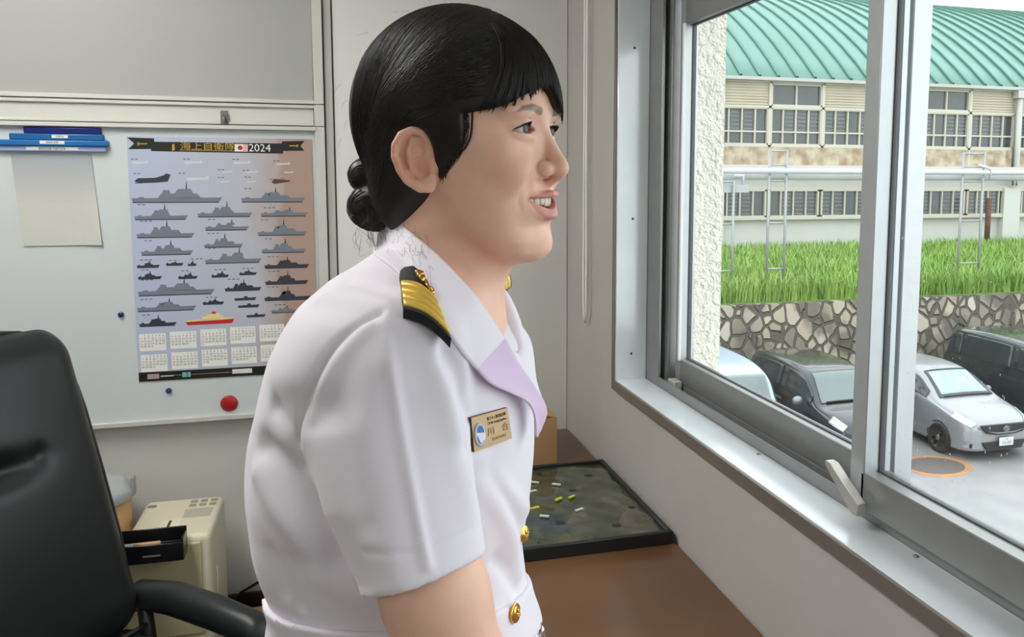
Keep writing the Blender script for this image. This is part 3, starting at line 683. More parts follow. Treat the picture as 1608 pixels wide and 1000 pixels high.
# ships
ships=[(68,390,298,60,0),(458,700,298,40,0),(78,268,360,44,0),(300,502,352,44,0),(532,712,352,22,0),(86,292,426,50,0),(328,490,402,30,0),(522,710,424,48,0),(102,288,490,42,0),(326,470,466,42,0),(538,710,490,42,0),(330,540,526,46,0),(550,722,550,34,1),(88,170,536,18,1),(190,254,530,8,1),(268,302,532,14,1),(92,178,578,22,1),(234,306,580,18,1),(354,420,578,18,1),(456,524,572,14,1),(92,368,640,48,0),(404,542,632,34,1),(554,720,612,40,1),(90,302,698,34,0),(324,404,680,16,1),(440,524,668,12,2),(454,536,696,12,2),(486,560,734,10,2),(552,730,674,42,1),(580,690,722,20,0),(98,232,754,32,1)]
rs=random.Random(5)
bm=BM()
for (x0,x1,y,h,k) in ships:
    L=x1-x0; hh=min(16,4+L*.045)
    flat(bm,CP([(x0,y-hh),(x1,y-hh-2),(x1-hh*.8,y),(x0+hh*.4,y)]),min(k,1))
    flat(bm,CP([(x0+2,y-2),(x1-hh*.6,y-2),(x1-hh*.8,y+1.5),(x0+hh*.4,y+1.5)]),1,.0005)
    if k==2:
        flat(bm,CP([(x0+L*.42,y-hh),(x0+L*.45,y-hh-7),(x0+L*.58,y-hh-7),(x0+L*.6,y-hh)]),1); continue
    # stepped superstructure, funnel and mast
    t=y-hh; a=x0+L*rs.uniform(.22,.32); bx=x0+L*rs.uniform(.66,.8); s1=h*.28
    flat(bm,CP([(a,t),(a+L*.04,t-s1),(bx-L*.05,t-s1),(bx,t)]),k)
    m=x0+L*rs.uniform(.5,.62)
    flat(bm,CP([(m-L*.13,t-s1),(m-L*.09,t-s1*2),(m+L*.05,t-s1*2),(m+L*.08,t-s1)]),k)
    flat(bm,CP([(a+L*.05,t-s1),(a+L*.06,t-s1*1.8),(a+L*.13,t-s1*1.7),(a+L*.14,t-s1)]),k)
    flat(bm,CP([(m-2.5,t-s1*2),(m-.8,t-h),(m+.8,t-h),(m+3,t-s1*2)]),1)
    flat(bm,CP([(x0+L*.06,y-hh),(x0+L*.08,y-hh-4),(x0+L*.13,y-hh-4),(x0+L*.14,y-hh)]),k)
    # caption dashes
    for q in range(rs.randint(2,3)): flat(bm,CP([(x0+12+q*16,y-h-12),(x0+22+q*16,y-h-12),(x0+22+q*16,y-h-9.5),(x0+12+q*16,y-h-9.5)]),1,.0002)
for cx,cy in ((66,140),(248,138),(425,138),(575,142),(372,176),(462,178),(75,192),(232,190),(372,205),(470,203)):
    for q in range(2): flat(bm,CP([(cx+q*14,cy),(cx+9+q*14,cy),(cx+9+q*14,cy+2.5),(cx+q*14,cy+2.5)]),1,.0002)
# aircraft: dark jet, helicopters and pale planes
flat(bm,CP([(78,220),(90,210),(150,208),(182,198),(186,192),(204,196),(194,222),(150,226),(92,228)]),1)
flat(bm,CP([(570,222),(580,213),(606,213),(640,216),(642,220),(608,226),(580,230)]),3); flat(bm,CP([(562,212),(618,209),(618,211),(562,214)]),3)
for (cx,cy,s) in ((90,154,1.0),(275,152,1.1),(450,152,1.1),(605,155,.9),(400,186,.7),(490,186,.8),(290,212,1.4),(395,222,.6),(490,222,.6),(630,186,.6)):
    flat(bm,CP([(cx-22*s,cy-3*s),(cx+26*s,cy-4*s),(cx+34*s,cy-9*s),(cx+36*s,cy+1*s),(cx-18*s,cy+4*s)]),4)
# cream and red ship
flat(bm,CP([(264,744),(442,738),(434,754),(272,756)]),2); flat(bm,CP([(268,738),(438,732),(440,739),(266,746)]),4 if False else 5)
flat(bm,CP([(320,738),(326,726),(396,722),(404,734)]),5); flat(bm,CP([(340,726),(344,718),(388,714),(390,724)]),5); flat(bm,CP([(358,716),(360,708),(372,708),(374,716)]),2)
add('ship_print',bm,[M_ship,M_shipd,M_redp,mat('brown print',(84,62,54),0.5),mat('pale print',(206,206,212),0.5),M_cream_p],cal)
# months
import calendar as _cal
_cal.setfirstweekday(6)
for k in range(12):
    r,cidx=divmod(k,6)
    x=98+cidx*109.5+r*6; y=782+r*78-cidx*4
    X0_,Z0_=cu(x,y); X1_,Z1_=cu(x+98,y+64)
    bm=BM(); flat(bm,[(X0_,Z1_),(X1_,Z1_),(X1_,Z0_),(X0_,Z0_)],0,.0004); p=add('month_panel',bm,M_wp,cal)
    bm=BM(); wks=_cal.monthcalendar(2024,k+1)
    for i,wk in enumerate(wks):
        for j,d in enumerate(wk):
            if d: add_text(bm,str(d),.0072,Matrix(((1,0,0,X0_+(j+.6)*(X1_-X0_)/7.3),(0,0,-1,YP-.0005),(0,1,0,Z0_+(i+.75)*(Z1_-Z0_)/6.4),(0,0,0,1))),1 if j==0 else 0,extr=.0001)
    add('dates',bm,[M_ink,M_redp],p)
bm=BM(); flat(bm,[(-CW/2,-CH/2),(CW/2,-CH/2),(CW/2,-CH/2+.026),(-CW/2,-CH/2+.026)],0,.0004); fb=add('footer_strip',bm,M_ink,cal)
bm=BM()
def fl(x0,x1,z0,z1,mi): flat(bm,[(x0-CW/2,z0-CH/2),(x1-CW/2,z0-CH/2),(x1-CW/2,z1-CH/2),(x0-CW/2,z1-CH/2)],mi,.0008)
fl(.022,.036,.006,.020,1); fl(.0362,.052,.006,.020,1); fl(.036,.30,.0125,.0135,1); fl(.056,.09,.011,.014,0); fl(.112,.124,.006,.020,2); fl(.126,.134,.006,.020,2); fl(.245,.298,.008,.021,0); fl(.14,.235,.012,.014,1)
add('footer_print',bm,[M_wp,mat('pinkish print',(176,150,150),0.5),mat('teal print',(110,180,180),0.5)],fb)
# ================================================================== DESK SIDE
def wood():
    m=mat('brown desk laminate',(110,78,50),0.30,noise=(3,0.12,(101,70,43)),coat=0.15,bump=(200,0.05,0.0005)); return m
dk=empty('desk',(.455,1.9,0),0,'brown topped desk along the window wall','desk')
bm=BM(); box(bm,.175-.455,.736-.455,1.12-1.9,2.66-1.9,.672,.70); bevel(add('desk_top',bm,wood(),dk),.004)
for x in (.20,.71):
    for y in (1.16,2.62):
        bm=BM(); box(bm,x-.018-.455,x+.018-.455,y-.018-1.9,y+.018-1.9,0,.672); bevel(add('leg',bm,M_alud,dk),.003)
bm=BM(); box(bm,.70-.455,.715-.455,1.18-1.9,2.60-1.9,.35,.64); add('modesty_panel',bm,M_alud,dk)
# framed aerial map lying on the desk
mp=empty('map_panel',(.485,2.0,.70),0,'framed aerial terrain map lying flat on the desk','map')
bm=BM(); x0,x1,y0,y1=-.25,.243,-.262,.256
for b in ((x0,x1,y0,y0+.013,0,.029),(x0,x1,y1-.013,y1,0,.029),(x0,x0+.013,y0+.013,y1-.013,0,.029),(x1-.013,x1,y0+.013,y1-.013,0,.029),(x0+.013,x1-.013,y0+.013,y1-.013,0,.018)): box(bm,*b)
bevel(add('frame',bm,mat('black frame',(30,32,36),0.4),mp),.0015,1)
mm=bpy.data.materials.new('aerial print'); mm.use_nodes=True; nt=mm.node_tree; b=nt.nodes['Principled BSDF']; b.inputs['Roughness'].default_value=.16; b.inputs['Coat Weight'].default_value=.5
tc=nt.nodes.new('ShaderNodeTexCoord'); nz=nt.nodes.new('ShaderNodeTexNoise'); nz.inputs['Scale'].default_value=9; nz.inputs['Detail'].default_value=9; nz.inputs['Distortion'].default_value=1.2; nt.links.new(tc.outputs['Object'],nz.inputs['Vector'])
rp=nt.nodes.new('ShaderNodeValToRGB'); rp.color_ramp.elements[0].position=.35; rp.color_ramp.elements[0].color=lin((44,52,40)); rp.color_ramp.elements[1].position=.72; rp.color_ramp.elements[1].color=lin((112,108,94))
e=rp.color_ramp.elements.new(.48); e.color=lin((66,74,54)); e=rp.color_ramp.elements.new(.58); e.color=lin((84,80,66)); nt.links.new(nz.outputs['Fac'],rp.inputs[0])
n3=nt.nodes.new('ShaderNodeTexNoise'); n3.inputs['Scale'].default_value=3.2; n3.inputs['Detail'].default_value=4; nt.links.new(tc.outputs['Object'],n3.inputs['Vector'])
sx=nt.nodes.new('ShaderNodeSeparateXYZ'); nt.links.new(tc.outputs['Object'],sx.inputs[0])
m1=nt.nodes.new('ShaderNodeMath'); m1.operation='MULTIPLY_ADD'; m1.inputs[1].default_value=-1.5; nt.links.new(sx.outputs['X'],m1.inputs[0]); nt.links.new(n3.outputs['Fac'],m1.inputs[2])
r3=nt.nodes.new('ShaderNodeValToRGB'); r3.color_ramp.elements[0].position=.60; r3.color_ramp.elements[1].position=.62; nt.links.new(m1.outputs[0],r3.inputs[0])
mx=nt.nodes.new('ShaderNodeMix'); mx.data_type='RGBA'; mx.inputs[7].default_value=lin((34,58,66)); nt.links.new(r3.outputs[0],mx.inputs[0]); nt.links.new(rp.outputs[0],mx.inputs[6]); nt.links.new(mx.outputs[2],b.inputs['Base Color'])
bp=nt.nodes.new('ShaderNodeBump'); bp.inputs['Distance'].default_value=.006; bp.inputs['Strength'].default_value=.5; nt.links.new(nz.outputs['Fac'],bp.inputs['Height']); nt.links.new(bp.outputs[0],b.inputs['Normal'])
bm=BM(); n=40
xs_=np.linspace(x0+.013,x1-.013,n); ys_=np.linspace(y0+.013,y1-.013,n)
vs=[[bm.verts.new((x,y,.0205+.0022*math.sin(x*31+y*17)*math.sin(y*37-x*9)+.0012*math.sin(x*80)*math.sin(y*66))) for y in ys_] for x in xs_]
for i in range(n-1):
    for j in range(n-1): f=bm.faces.new((vs[i][j],vs[i+1][j],vs[i+1][j+1],vs[i][j+1])); f.smooth=True
sh=add('relief_sheet',bm,mm,mp)
bm=BM(); bw=BM()
for (x,y,a,k) in ((-.08,-.02,.5,0),(.05,.01,.6,0),(.085,.015,.6,0),(-.02,-.03,.3,0),(-.075,-.09,.4,1),(-.01,-.085,-.5,1),(.08,-.07,.4,1),(.02,.14,-.6,1),(.07,.11,-.6,1),(-.05,.12,.2,1),(-.06,.03,.2,1),(.0,.08,.3,1)):
    t=bm if k==0 else bw
    Mx=Matrix.Translation((x,y,.0245))@Matrix.Rotation(a,4,'Z'); box(t,-.011,.011,-.004,.004,-.002,.0012,M=Mx)
o=add('yellow_tags',bm,mat('yellow tag',(206,210,70),0.4),sh); tag(o,kind='stuff')
o=add('white_tags',bw,mat('white tag',(214,214,206),0.4),sh); tag(o,kind='stuff')
# cardboard box on the desk behind the map
M_card=mat('cardboard',(184,146,100),0.75,noise=(6,0.08))
cb=empty('cardboard_box',(.515,2.42,.70),0,'open cardboard box on the desk behind the map','box')
bm=BM(); w,d,h=.10,.09,.135
for b in ((-w,w,-d,-d+.004,0,h),(-w,w,d-.004,d,0,h),(-w,-w+.004,-d+.004,d-.004,0,h),(w-.004,w,-d+.004,d-.004,0,h),(-w+.004,w-.004,-d+.004,d-.004,0,.004)): box(bm,*b)
bevel(add('carton',bm,M_card,cb),.001,1)
for s,ang in ((1,38),(-1,30)):
    bm=BM(); M=Matrix.Translation((s*(w-.002),0,h))@Matrix.Rotation(math.radians(-s*ang),4,'Y'); box(bm,-.0015,.0015,-d+.004,d-.004,0,.06,M=M@Matrix.Rotation(math.radians(-s*38),4,'Y') if s>0 else M); add('flap',bm,M_card,cb)
# cardboard carton on the floor by the skirting
cb=empty('cardboard_box',(-.14,2.49,0),.06,'low tan cardboard box on the floor beside the dark skirting','box')
bm=BM(); box(bm,-.10,.14,-.12,.11,0,.262); bevel(add('carton',bm,mat('tan carton',(160,120,66),0.7,noise=(5,0.08)),cb),.002)
bm=BM(); box(bm,-.10,.14,-.008,.008,.2621,.2626); add('tape',bm,mat('brown tape',(180,150,104),0.3),cb)
# wall cable
bm=BM(); tube(bm,[(-.30,2.68,.20),(-.27,2.682,.27),(-.22,2.684,.295),(-.165,2.685,.335),(-.12,2.684,.32),(-.10,2.675,.24),(-.09,2.67,.10),(-.09,2.66,.006),(.05,2.64,.006)],.0045,8)
tag(add('cable',bm,M_black),'thin black cable looping out over the dark skirting','cable')
# blind cord loop
bc=empty('blind_cord',(.722,2.425,1.09),0,'white looped blind cord hanging left of the window','cord')
bm=BM(); pts=[(0,-.012,ZC-1.09),(0,-.013,.9),(0,-.012,.45),(0,-.017,.20),(0,-.017,.03),(0,-.009,.0),(0,.003,.005),(0,.010,.05),(0,.012,.2),(0,.010,.5),(0,.010,.9),(0,.010,ZC-1.09)]
tube(bm,pts,.0031,8); add('loop',bm,mat('cord white',(246,246,242),0.5),bc)
# ================================================================== LEFT SIDE
M_cream_pl=mat('cream plastic',(214,206,180),0.4,bump=(250,0.05,0.0005)); M_champ=mat('champagne panel',(196,184,146),0.36,0.15)
sd=empty('paper_shredder',(-.405,2.47,0),-.02,'cream paper shredder with champagne front and black front tray','shredder')
bm=BM(); box(bm,-.098,.105,-.13,.15,.0,.60); bevel(add('body',bm,M_cream_pl,sd),.016,4)
bm=BM(); box(bm,-.098,.083,-.137,-.128,.335,.582); bevel(add('front_panel',bm,M_champ,sd),.008,3)
bm=BM(); box(bm,-.098,.083,-.137,-.128,.05,.328); bin_=add('bin_front',bm,M_champ,sd); bevel(bin_,.005,2)
bm=BM(); box(bm,-.01,-.004,-.115,-.02,.5995,.602); add('paper_slot',bm,M_black,sd)
bm=BM(); box(bm,-.03,.02,-.118,-.01,.5985,.6008); bevel(add('slot_bezel',bm,mat('pale bezel',(226,220,198),0.4),sd),.001,1)
for i in range(3):
    for j in range(2):
        bm=BM(); box(bm,.022+i*.026,.040+i*.026,.075+j*.03,.092+j*.03,.600,.6025); bevel(add('button',bm,mat('grey button',(150,146,130),0.5),sd),.002,1)
bm=BM(); box(bm,.018,.088,-.005,.055,.6,.6012); add('control_label',bm,mat('grey label',(176,172,156),0.5),sd)
bm=BM(); lathe(bm,[(.0001,0),(.012,0),(.012,.002),(.0001,.002)],20,Matrix.Translation((-.075,.10,.60))@Matrix.Diagonal((1,.7,1,1))); add('badge',bm,mat('badge grey',(120,116,104),0.4),sd)
for (y0,z0,l) in ((-.07,.40,.08),(-.075,.30,.05),(-.055,.27,.07),(-.075,.22,.04)):
    bm=BM(); tube(bm,[(.1065,y0,z0),(.1075,y0+.008,z0+l*.5),(.1065,y0+.014,z0+l)],.006,8,flat=.4); add('side_sticker',bm,mat('pale sticker',(232,232,222),0.4),sd)
ft=BM()
for b in ((-.135,.052,-.20,-.195,.565,.612),(-.135,.052,-.145,-.140,.575,.632),(-.135,-.130,-.195,-.145,.565,.622),(.047,.052,-.195,-.145,.565,.622),(-.135,.052,-.195,-.145,.563,.568),(-.135,.052,-.175,-.171,.567,.608)): box(ft,*b)
fto=add('front_tray',ft,mat('glossy black tray',(22,22,23),0.25),sd); bevel(fto,.002,2)
bm=BM(); box(bm,-.04,.0,-.2012,-.2,.582,.586); add('tray_mark',bm,mat('grey mark',(110,110,108),0.5),fto)
pn=empty('pen',(-.47,2.284,.610),0,'grey pen with orange grip lying along the black front tray','pen')
bm=BM(); tube(bm,[(-.055,0,0),(.0,0,0)],.0052,10); add('barrel',bm,mat('grey barrel',(170,172,176),0.3),pn)
bm=BM(); tube(bm,[(.0,0,0),(.06,0,0)],.0056,10); add('grip',bm,mat('orange grip',(210,158,110),0.5),pn)
# brown bin with grey lid, behind the shredder
bn=empty('waste_bin',(-.612,2.575,0),0,'brown round bin with grey lid left behind the shredder','bin')
bm=BM(); lathe(bm,[(.0001,0),(.058,0),(.060,.01),(.083,.635),(.080,.635),(.0001,.625)],40); add('bin_body',bm,mat('kraft brown',(186,148,100),0.6,noise=(8,0.06)),bn)
bm=BM(); lathe(bm,[(.0001,.630),(.083,.630),(.087,.635),(.088,.655),(.085,.664),(.078,.668),(.072,.682),(.060,.686),(.0001,.684)],40); add('lid',bm,mat('grey lid',(176,180,180),0.3),bn)
bm=BM(); box(bm,.083,.094,-.012,.012,.64,.69); bevel(add('lid_tab',bm,mat('grey tab',(150,152,150),0.4),bn),.002,1)
# waste basket with crumpled paper under the arm rest
wb=empty('waste_basket',(-.30,2.13,0),0,'black basket on the floor under the chair arm','basket')
bm=BM(); 
n=4
pts0=[(-.12,-.09),(.12,-.09),(.12,.09),(-.12,.09)]
a=[bm.verts.new((x*.85,y*.85,0)) for x,y in pts0]; bb_=[bm.verts.new((x,y,.30)) for x,y in pts0]; c_=[bm.verts.new((x*.96,y*.95,.30)) for x,y in pts0]; d_=[bm.verts.new((x*.83,y*.82,.01)) for x,y in pts0]
bm.faces.new(a[::-1]); bm.faces.new(d_)
for p,qv in ((a,bb_),(bb_,c_),(c_,d_)):
    for i in range(4): bm.faces.new((p[i],p[(i+1)%4],qv[(i+1)%4],qv[i]))
bevel(add('basket_body',bm,M_black,wb),.004,2)
for i,(x,y,z,r) in enumerate(((-.37,2.12,.275,.035),(-.29,2.11,.262,.030),(-.235,2.13,.268,.034))):
    bm=BM(); bmesh.ops.create_icosphere(bm,subdivisions=3,radius=r)
    for v in bm.verts: 
        k=.72+.5*abs(math.sin(v.co.x*150+i)*math.cos(v.co.y*170)+.4*math.sin(v.co.z*210)); v.co*=min(k,1.25)
    tag(add('crumpled_paper',bm,mat('scrap paper %d'%i,((222,216,190),(206,204,196),(196,170,160))[i],0.7),loc=(x,y,z)),('cream crumpled paper at the left in the black basket','white crumpled paper in the middle of the black basket','pinkish crumpled paper at the right in the black basket')[i],'paper','crumpled papers in the basket')
# ================================================================== OFFICE CHAIR
M_lea=mat('black leather',(30,33,34),0.40,bump=(260,0.18,0.0012),spec=0.45)
M_leap=mat('black piping',(22,23,24),0.35)
ch=empty('office_chair',(-.535,1.86,0),math.radians(-40),'black leather office chair with padded back at the left','chair')
def cushion(w,h,d,puff,nw=44,nh=44,dents=(),rc=.08,taper=0.0):
    """padded panel in local (y across, z up, x thick), rounded outline; returns bmesh"""
    bm=BM(); F=[];B=[]
    for j in range(nh):
        v=-1+2*j/(nh-1); rf=[];rb=[]
        for i in range(nw):
            u=-1+2*i/(nw-1)
            # rounded rectangle mapping
            k=rc/(w/2); kk=rc/(h/2)
            uu,vv=u,v
            ax,az=abs(u),abs(v)
            if ax>1-k and az>1-kk:
                px=(ax-(1-k))/k; pz=(az-(1-kk))/kk; m=max(px,pz); l=math.hypot(px,pz)
                if l>1e-6: px,pz=px*m/l,pz*m/l
                uu=math.copysign((1-k)+k*px,u); vv=math.copysign((1-kk)+kk*pz,v)
            e=max(ax,az); th=d*.5*(1-max(0,(e-.80)/.2)**2.2*.75)+puff*(1-u*u)*(1-v*v)
            x=th
            for (du,dv,r,am) in dents: x-=am*math.exp(-((u-du)**2/r[0]**2+(v-dv)**2/r[1]**2))
            ww=w/2*(1-taper*(v*.5+.5))
            rf.append(bm.verts.new((x,uu*ww,vv*h/2))); rb.append(bm.verts.new((-th*.8,uu*ww,vv*h/2)))
        F.append(rf);B.append(rb)
    for j in range(nh-1):
        for i in range(nw-1):
            f=bm.faces.new((F[j][i],F[j][i+1],F[j+1][i+1],F[j+1][i])); f.smooth=True
            f=bm.faces.new((B[j][i],B[j+1][i],B[j+1][i+1],B[j][i+1])); f.smooth=True
    def rim(a,b):
        for i in range(len(a)-1):
            f=bm.faces.new((a[i],b[i],b[i+1],a[i+1])); f.smooth=True
    rim(F[0],B[0]); rim(B[-1],F[-1]); rim([r[0] for r in B],[r[0] for r in F]); rim([r[-1] for r in F],[r[-1] for r in B])
    return bm
def put(o,loc,ry=0,rz=0):
    o.matrix_basis=Matrix.Translation(loc)@Matrix.Rotation(math.radians(rz),4,'Z')@Matrix.Rotation(math.radians(ry),4,'Y'); return o
bk=put(add('backrest',cushion(.54,.70,.085,.022,60,60,dents=((-.02,.22,(.34,.08),.030),(-.42,.26,(.06,.05),.010),(.38,.26,(.06,.05),.010)),rc=.075,taper=.16),M_lea,ch),(-.17,0,.835),-13)
lo=put(add('lumbar_pad',cushion(.53,.15,.09,.016,50,24,rc=.05),M_lea,bk),(.0,0,-.425))
bm=BM(); tube(bm,[(.045,-.25+.5*k/20,-.352) for k in range(21)],.006,8); add('piping',bm,M_leap,bk)
bm=BM()
pts=[]
for k in range(41):
    t=k/40*2*math.pi; c_,s_=math.cos(t),math.sin(t); e=4.5
    v=math.copysign(abs(s_)**(2/e),s_); u=math.copysign(abs(c_)**(2/e),c_)
    pts.append((.0,u*.27*(1-.16*(v*.5+.5))*1.0,v*.35))
tube(bm,pts,.012,8,cap=False); add('edge_band',bm,M_leap,bk)
put(add('seat',cushion(.52,.52,.10,.02,40,40,rc=.09),M_lea,ch),(.16,0,.44),-90+2)
for s in (-1,1):
    bm=BM(); tube(bm,[(-.16,s*.285,.51),(-.12,s*.30,.537),(-.02,s*.305,.545),(.10,s*.305,.538),(.22,s*.30,.528),(.27,s*.295,.505)],[.026,.034,.038,.038,.036,.026],16,flat=1.0)
    a=add('armrest',bm,M_lea,ch)
    bm=BM(); tube(bm,[(.20,s*.30,.515),(.215,s*.295,.48),(.20,s*.27,.42)],.017,10); add('arm_bracket',bm,M_black,a); bm=BM(); tube(bm,[(-.12,s*.30,.525),(-.10,s*.29,.52),(-.05,s*.26,.42)],.017,10); add('arm_bracket',bm,M_black,a)
bm=BM(); lathe(bm,[(.0001,.10),(.028,.10),(.028,.26),(.018,.26),(.018,.38),(.08,.39),(.0001,.39)],24,Matrix.Translation((.14,0,0))); add('gas_column',bm,M_black,ch)
bm=BM()
for k in range(5):
    a=2*math.pi*k/5; tube(bm,[(.14,0,.13),(.14+.18*math.cos(a),.18*math.sin(a),.10),(.14+.30*math.cos(a),.30*math.sin(a),.075)],[.03,.024,.018],10)
add('star_base',bm,M_black,ch)
for k in range(5):
    a=2*math.pi*k/5; bm=BM(); lathe(bm,[(.0001,-.02),(.024,-.02),(.0275,-.014),(.0275,.014),(.024,.02),(.0001,.02)],18,Matrix.Translation((.14+.30*math.cos(a),.30*math.sin(a),.0275))@Matrix.Rotation(a,4,'Z')@Matrix.Rotation(math.radians(90),4,'X')); add('caster',bm,M_black,ch)
bm=BM(); tube(bm,[(.06,0,.37),(-.12,0,.39),(-.19,0,.50),(-.20,0,.66)],[.03,.028,.026,.022],12); add('back_bar',bm,M_black,ch)
SKIN=(236,192,168)
# ================================================================== PERSON
# ---- small signed-distance toolkit (surface nets on a stretched grid)
def smin(a,b,k):
    h=np.clip(.5+.5*(b-a)/k,0,1); return b+(a-b)*h-k*h*(1-h)
def smax(a,b,k): return -smin(-a,-b,k)
def ell(p,c,r):
    q=(p-np.asarray(c,float)); r=np.asarray(r,float)
    k0=np.sqrt(((q/r)**2).sum(1)); k1=np.sqrt(((q/r**2)**2).sum(1))+1e-12
    return k0*(k0-1)/k1
def cap(p,a,b,ra,rb=None):
    a=np.asarray(a,float); b=np.asarray(b,float); rb=ra if rb is None else rb
    ab=b-a; t=np.clip(((p-a)@ab)/(ab@ab+1e-12),0,1)
    return np.sqrt(((p-a-t[:,None]*ab)**2).sum(1))-(ra+(rb-ra)*t)
def chain(p,pts,rs,k=0.0):
    d=None
    for i in range(len(pts)-1):
        e=cap(p,pts[i],pts[i+1],rs[i],rs[i+1]); d=e if d is None else (np.minimum(d,e) if k==0 else smin(d,e,k))
    return d
def nets(fn,xs,ys,zs,bs=8):
    nx,ny,nz=len(xs),len(ys),len(zs)
    D=np.empty((nx,ny,nz),np.float32)
    bx,by,bz=[list(range(0,n,bs)) for n in (nx,ny,nz)]
    cen=[];half=[];idx=[]
    def c_h(a,i): 
        lo=a[i]; hi=a[min(i+bs,len(a)-1)]; return (lo+hi)/2,(hi-lo)/2
    for i in bx:
        for j in by:
            for k in bz:
                cx,hx=c_h(xs,i); cy,hy=c_h(ys,j); cz,hz=c_h(zs,k)
                cen.append((cx,cy,cz)); half.append(math.sqrt(hx*hx+hy*hy+hz*hz)); idx.append((i,j,k))
    cen=np.array(cen); half=np.array(half)
    dv=np.concatenate([fn(c) for c in np.array_split(cen,max(1,len(cen)//200000))])
    act=np.abs(dv)<half*1.7+.004
    batch=[];meta=[];cnt=0
    def flush():
        nonlocal batch,meta,cnt
        if not batch: return
        P=np.concatenate(batch); v=fn(P); o=0
        for (i,j,k,sh) in meta:
            n=sh[0]*sh[1]*sh[2]; D[i:i+sh[0],j:j+sh[1],k:k+sh[2]]=v[o:o+n].reshape(sh); o+=n
        batch=[];meta=[];cnt=0
    for q,(i,j,k) in enumerate(idx):
        if not act[q]: D[i:i+bs,j:j+bs,k:k+bs]=1.0 if dv[q]>0 else -1.0; continue
        X,Y,Z=np.meshgrid(xs[i:i+bs],ys[j:j+bs],zs[k:k+bs],indexing='ij')
        batch.append(np.stack([X.ravel(),Y.ravel(),Z.ravel()],1)); meta.append((i,j,k,X.shape)); cnt+=X.size
        if cnt>400000: flush()
    flush()
    S=D<0
    def sh(a,i,j,k): return a[i:nx-1+i,j:ny-1+j,k:nz-1+k]
    tot=np.zeros((nx-1,ny-1,nz-1),np.uint8)
    for i in (0,1):
        for j in (0,1):
            for k in (0,1): tot+=sh(S,i,j,k)
    C=np.argwhere((tot>0)&(tot<8)); ids=-np.ones(tot.shape,np.int32); ids[tuple(C.T)]=np.arange(len(C))
    co={}
    for i in (0,1):
        for j in (0,1):
            for k in (0,1): co[i,j,k]=D[C[:,0]+i,C[:,1]+j,C[:,2]+k]
    acc=np.zeros((len(C),3)); w=np.zeros(len(C))
    X0_,X1_=xs[C[:,0]],xs[C[:,0]+1]; Y0_,Y1_=ys[C[:,1]],ys[C[:,1]+1]; Z0_,Z1_=zs[C[:,2]],zs[C[:,2]+1]
    lo=np.stack([X0_,Y0_,Z0_],1); sz=np.stack([X1_-X0_,Y1_-Y0_,Z1_-Z0_],1)
    for ax in range(3):
        for u in (0,1):
            for v in (0,1):
                a=[0,0,0];b=[0,0,0]; o=[q for q in range(3) if q!=ax]
                a[o[0]]=b[o[0]]=u; a[o[1]]=b[o[1]]=v; b[ax]=1
                da,db=co[tuple(a)],co[tuple(b)]; m=(da<0)!=(db<0)
                t=np.where(m,da/(da-db+1e-20),0); pt=np.tile(np.array(a,float),(len(C),1)); pt[:,ax]=t
                acc+=pt*m[:,None]; w+=m
    V=lo+acc/w[:,None]*sz
    Fq=[]
    for ax in range(3):
        sl0=[slice(None)]*3; sl1=[slice(None)]*3; sl0[ax]=slice(0,-1); sl1[ax]=slice(1,None)
        E=np.argwhere(S[tuple(sl0)]!=S[tuple(sl1)])
        o=[q for q in range(3) if q!=ax]
        E=E[(E[:,o[0]]>0)&(E[:,o[1]]>0)&(E[:,o[0]]<[nx,ny,nz][o[0]]-1)&(E[:,o[1]]<[nx,ny,nz][o[1]]-1)]
        ins=S[E[:,0],E[:,1],E[:,2]]
        def cid(du,dv):
            q=E.copy(); q[:,o[0]]+=du; q[:,o[1]]+=dv; return ids[q[:,0],q[:,1],q[:,2]]
        quad=np.stack([cid(-1,-1),cid(0,-1),cid(0,0),cid(-1,0)],1)
        flip=ins if ax!=1 else ~ins
        quad[~flip]=quad[~flip][:,::-1]
        Fq.append(quad)
    Fq=np.concatenate(Fq); Fq=Fq[(Fq>=0).all(1)]
    return V,Fq
def np_mesh(name,V,Fq):
    me=bpy.data.meshes.new(name); me.vertices.add(len(V)); me.vertices.foreach_set('co',V.astype(np.float32).ravel())
    n=len(Fq); me.loops.add(n*4); me.loops.foreach_set('vertex_index',Fq.astype(np.int32).ravel())
    me.polygons.add(n); me.polygons.foreach_set('loop_start',np.arange(0,n*4,4,dtype=np.int32)); me.polygons.foreach_set('loop_total',np.full(n,4,np.int32))
    me.polygons.foreach_set('use_smooth',np.ones(n,bool)); me.update(calc_edges=True); me.validate(); return me
def relax(V,Fq,it=2,lam=.5):
    for _ in range(it):
        acc=np.zeros_like(V); w=np.zeros(len(V))
        for a,b in ((0,1),(1,2),(2,3),(3,0)):
            np.add.at(acc,Fq[:,a],V[Fq[:,b]]); np.add.at(w,Fq[:,a],1); np.add.at(acc,Fq[:,b],V[Fq[:,a]]); np.add.at(w,Fq[:,b],1)
        V=V+lam*(acc/np.maximum(w,1)[:,None]-V)
    return V
def keep_largest(V,Fq):
    par=np.arange(len(V))
    # label propagation over quads
    lab=np.arange(len(V))
    while True:
        m=lab[Fq].min(1); new=lab.copy()
        for c in range(4): np.minimum.at(new,Fq[:,c],m)
        new=new[new]
        if (new==lab).all(): break
        lab=new
    u,c=np.unique(lab[Fq[:,0]],return_counts=True); k=u[c.argmax()]
    Fq=Fq[lab[Fq[:,0]]==k]; used=np.unique(Fq); mp_=-np.ones(len(V),int); mp_[used]=np.arange(len(used))
    return V[used],mp_[Fq]
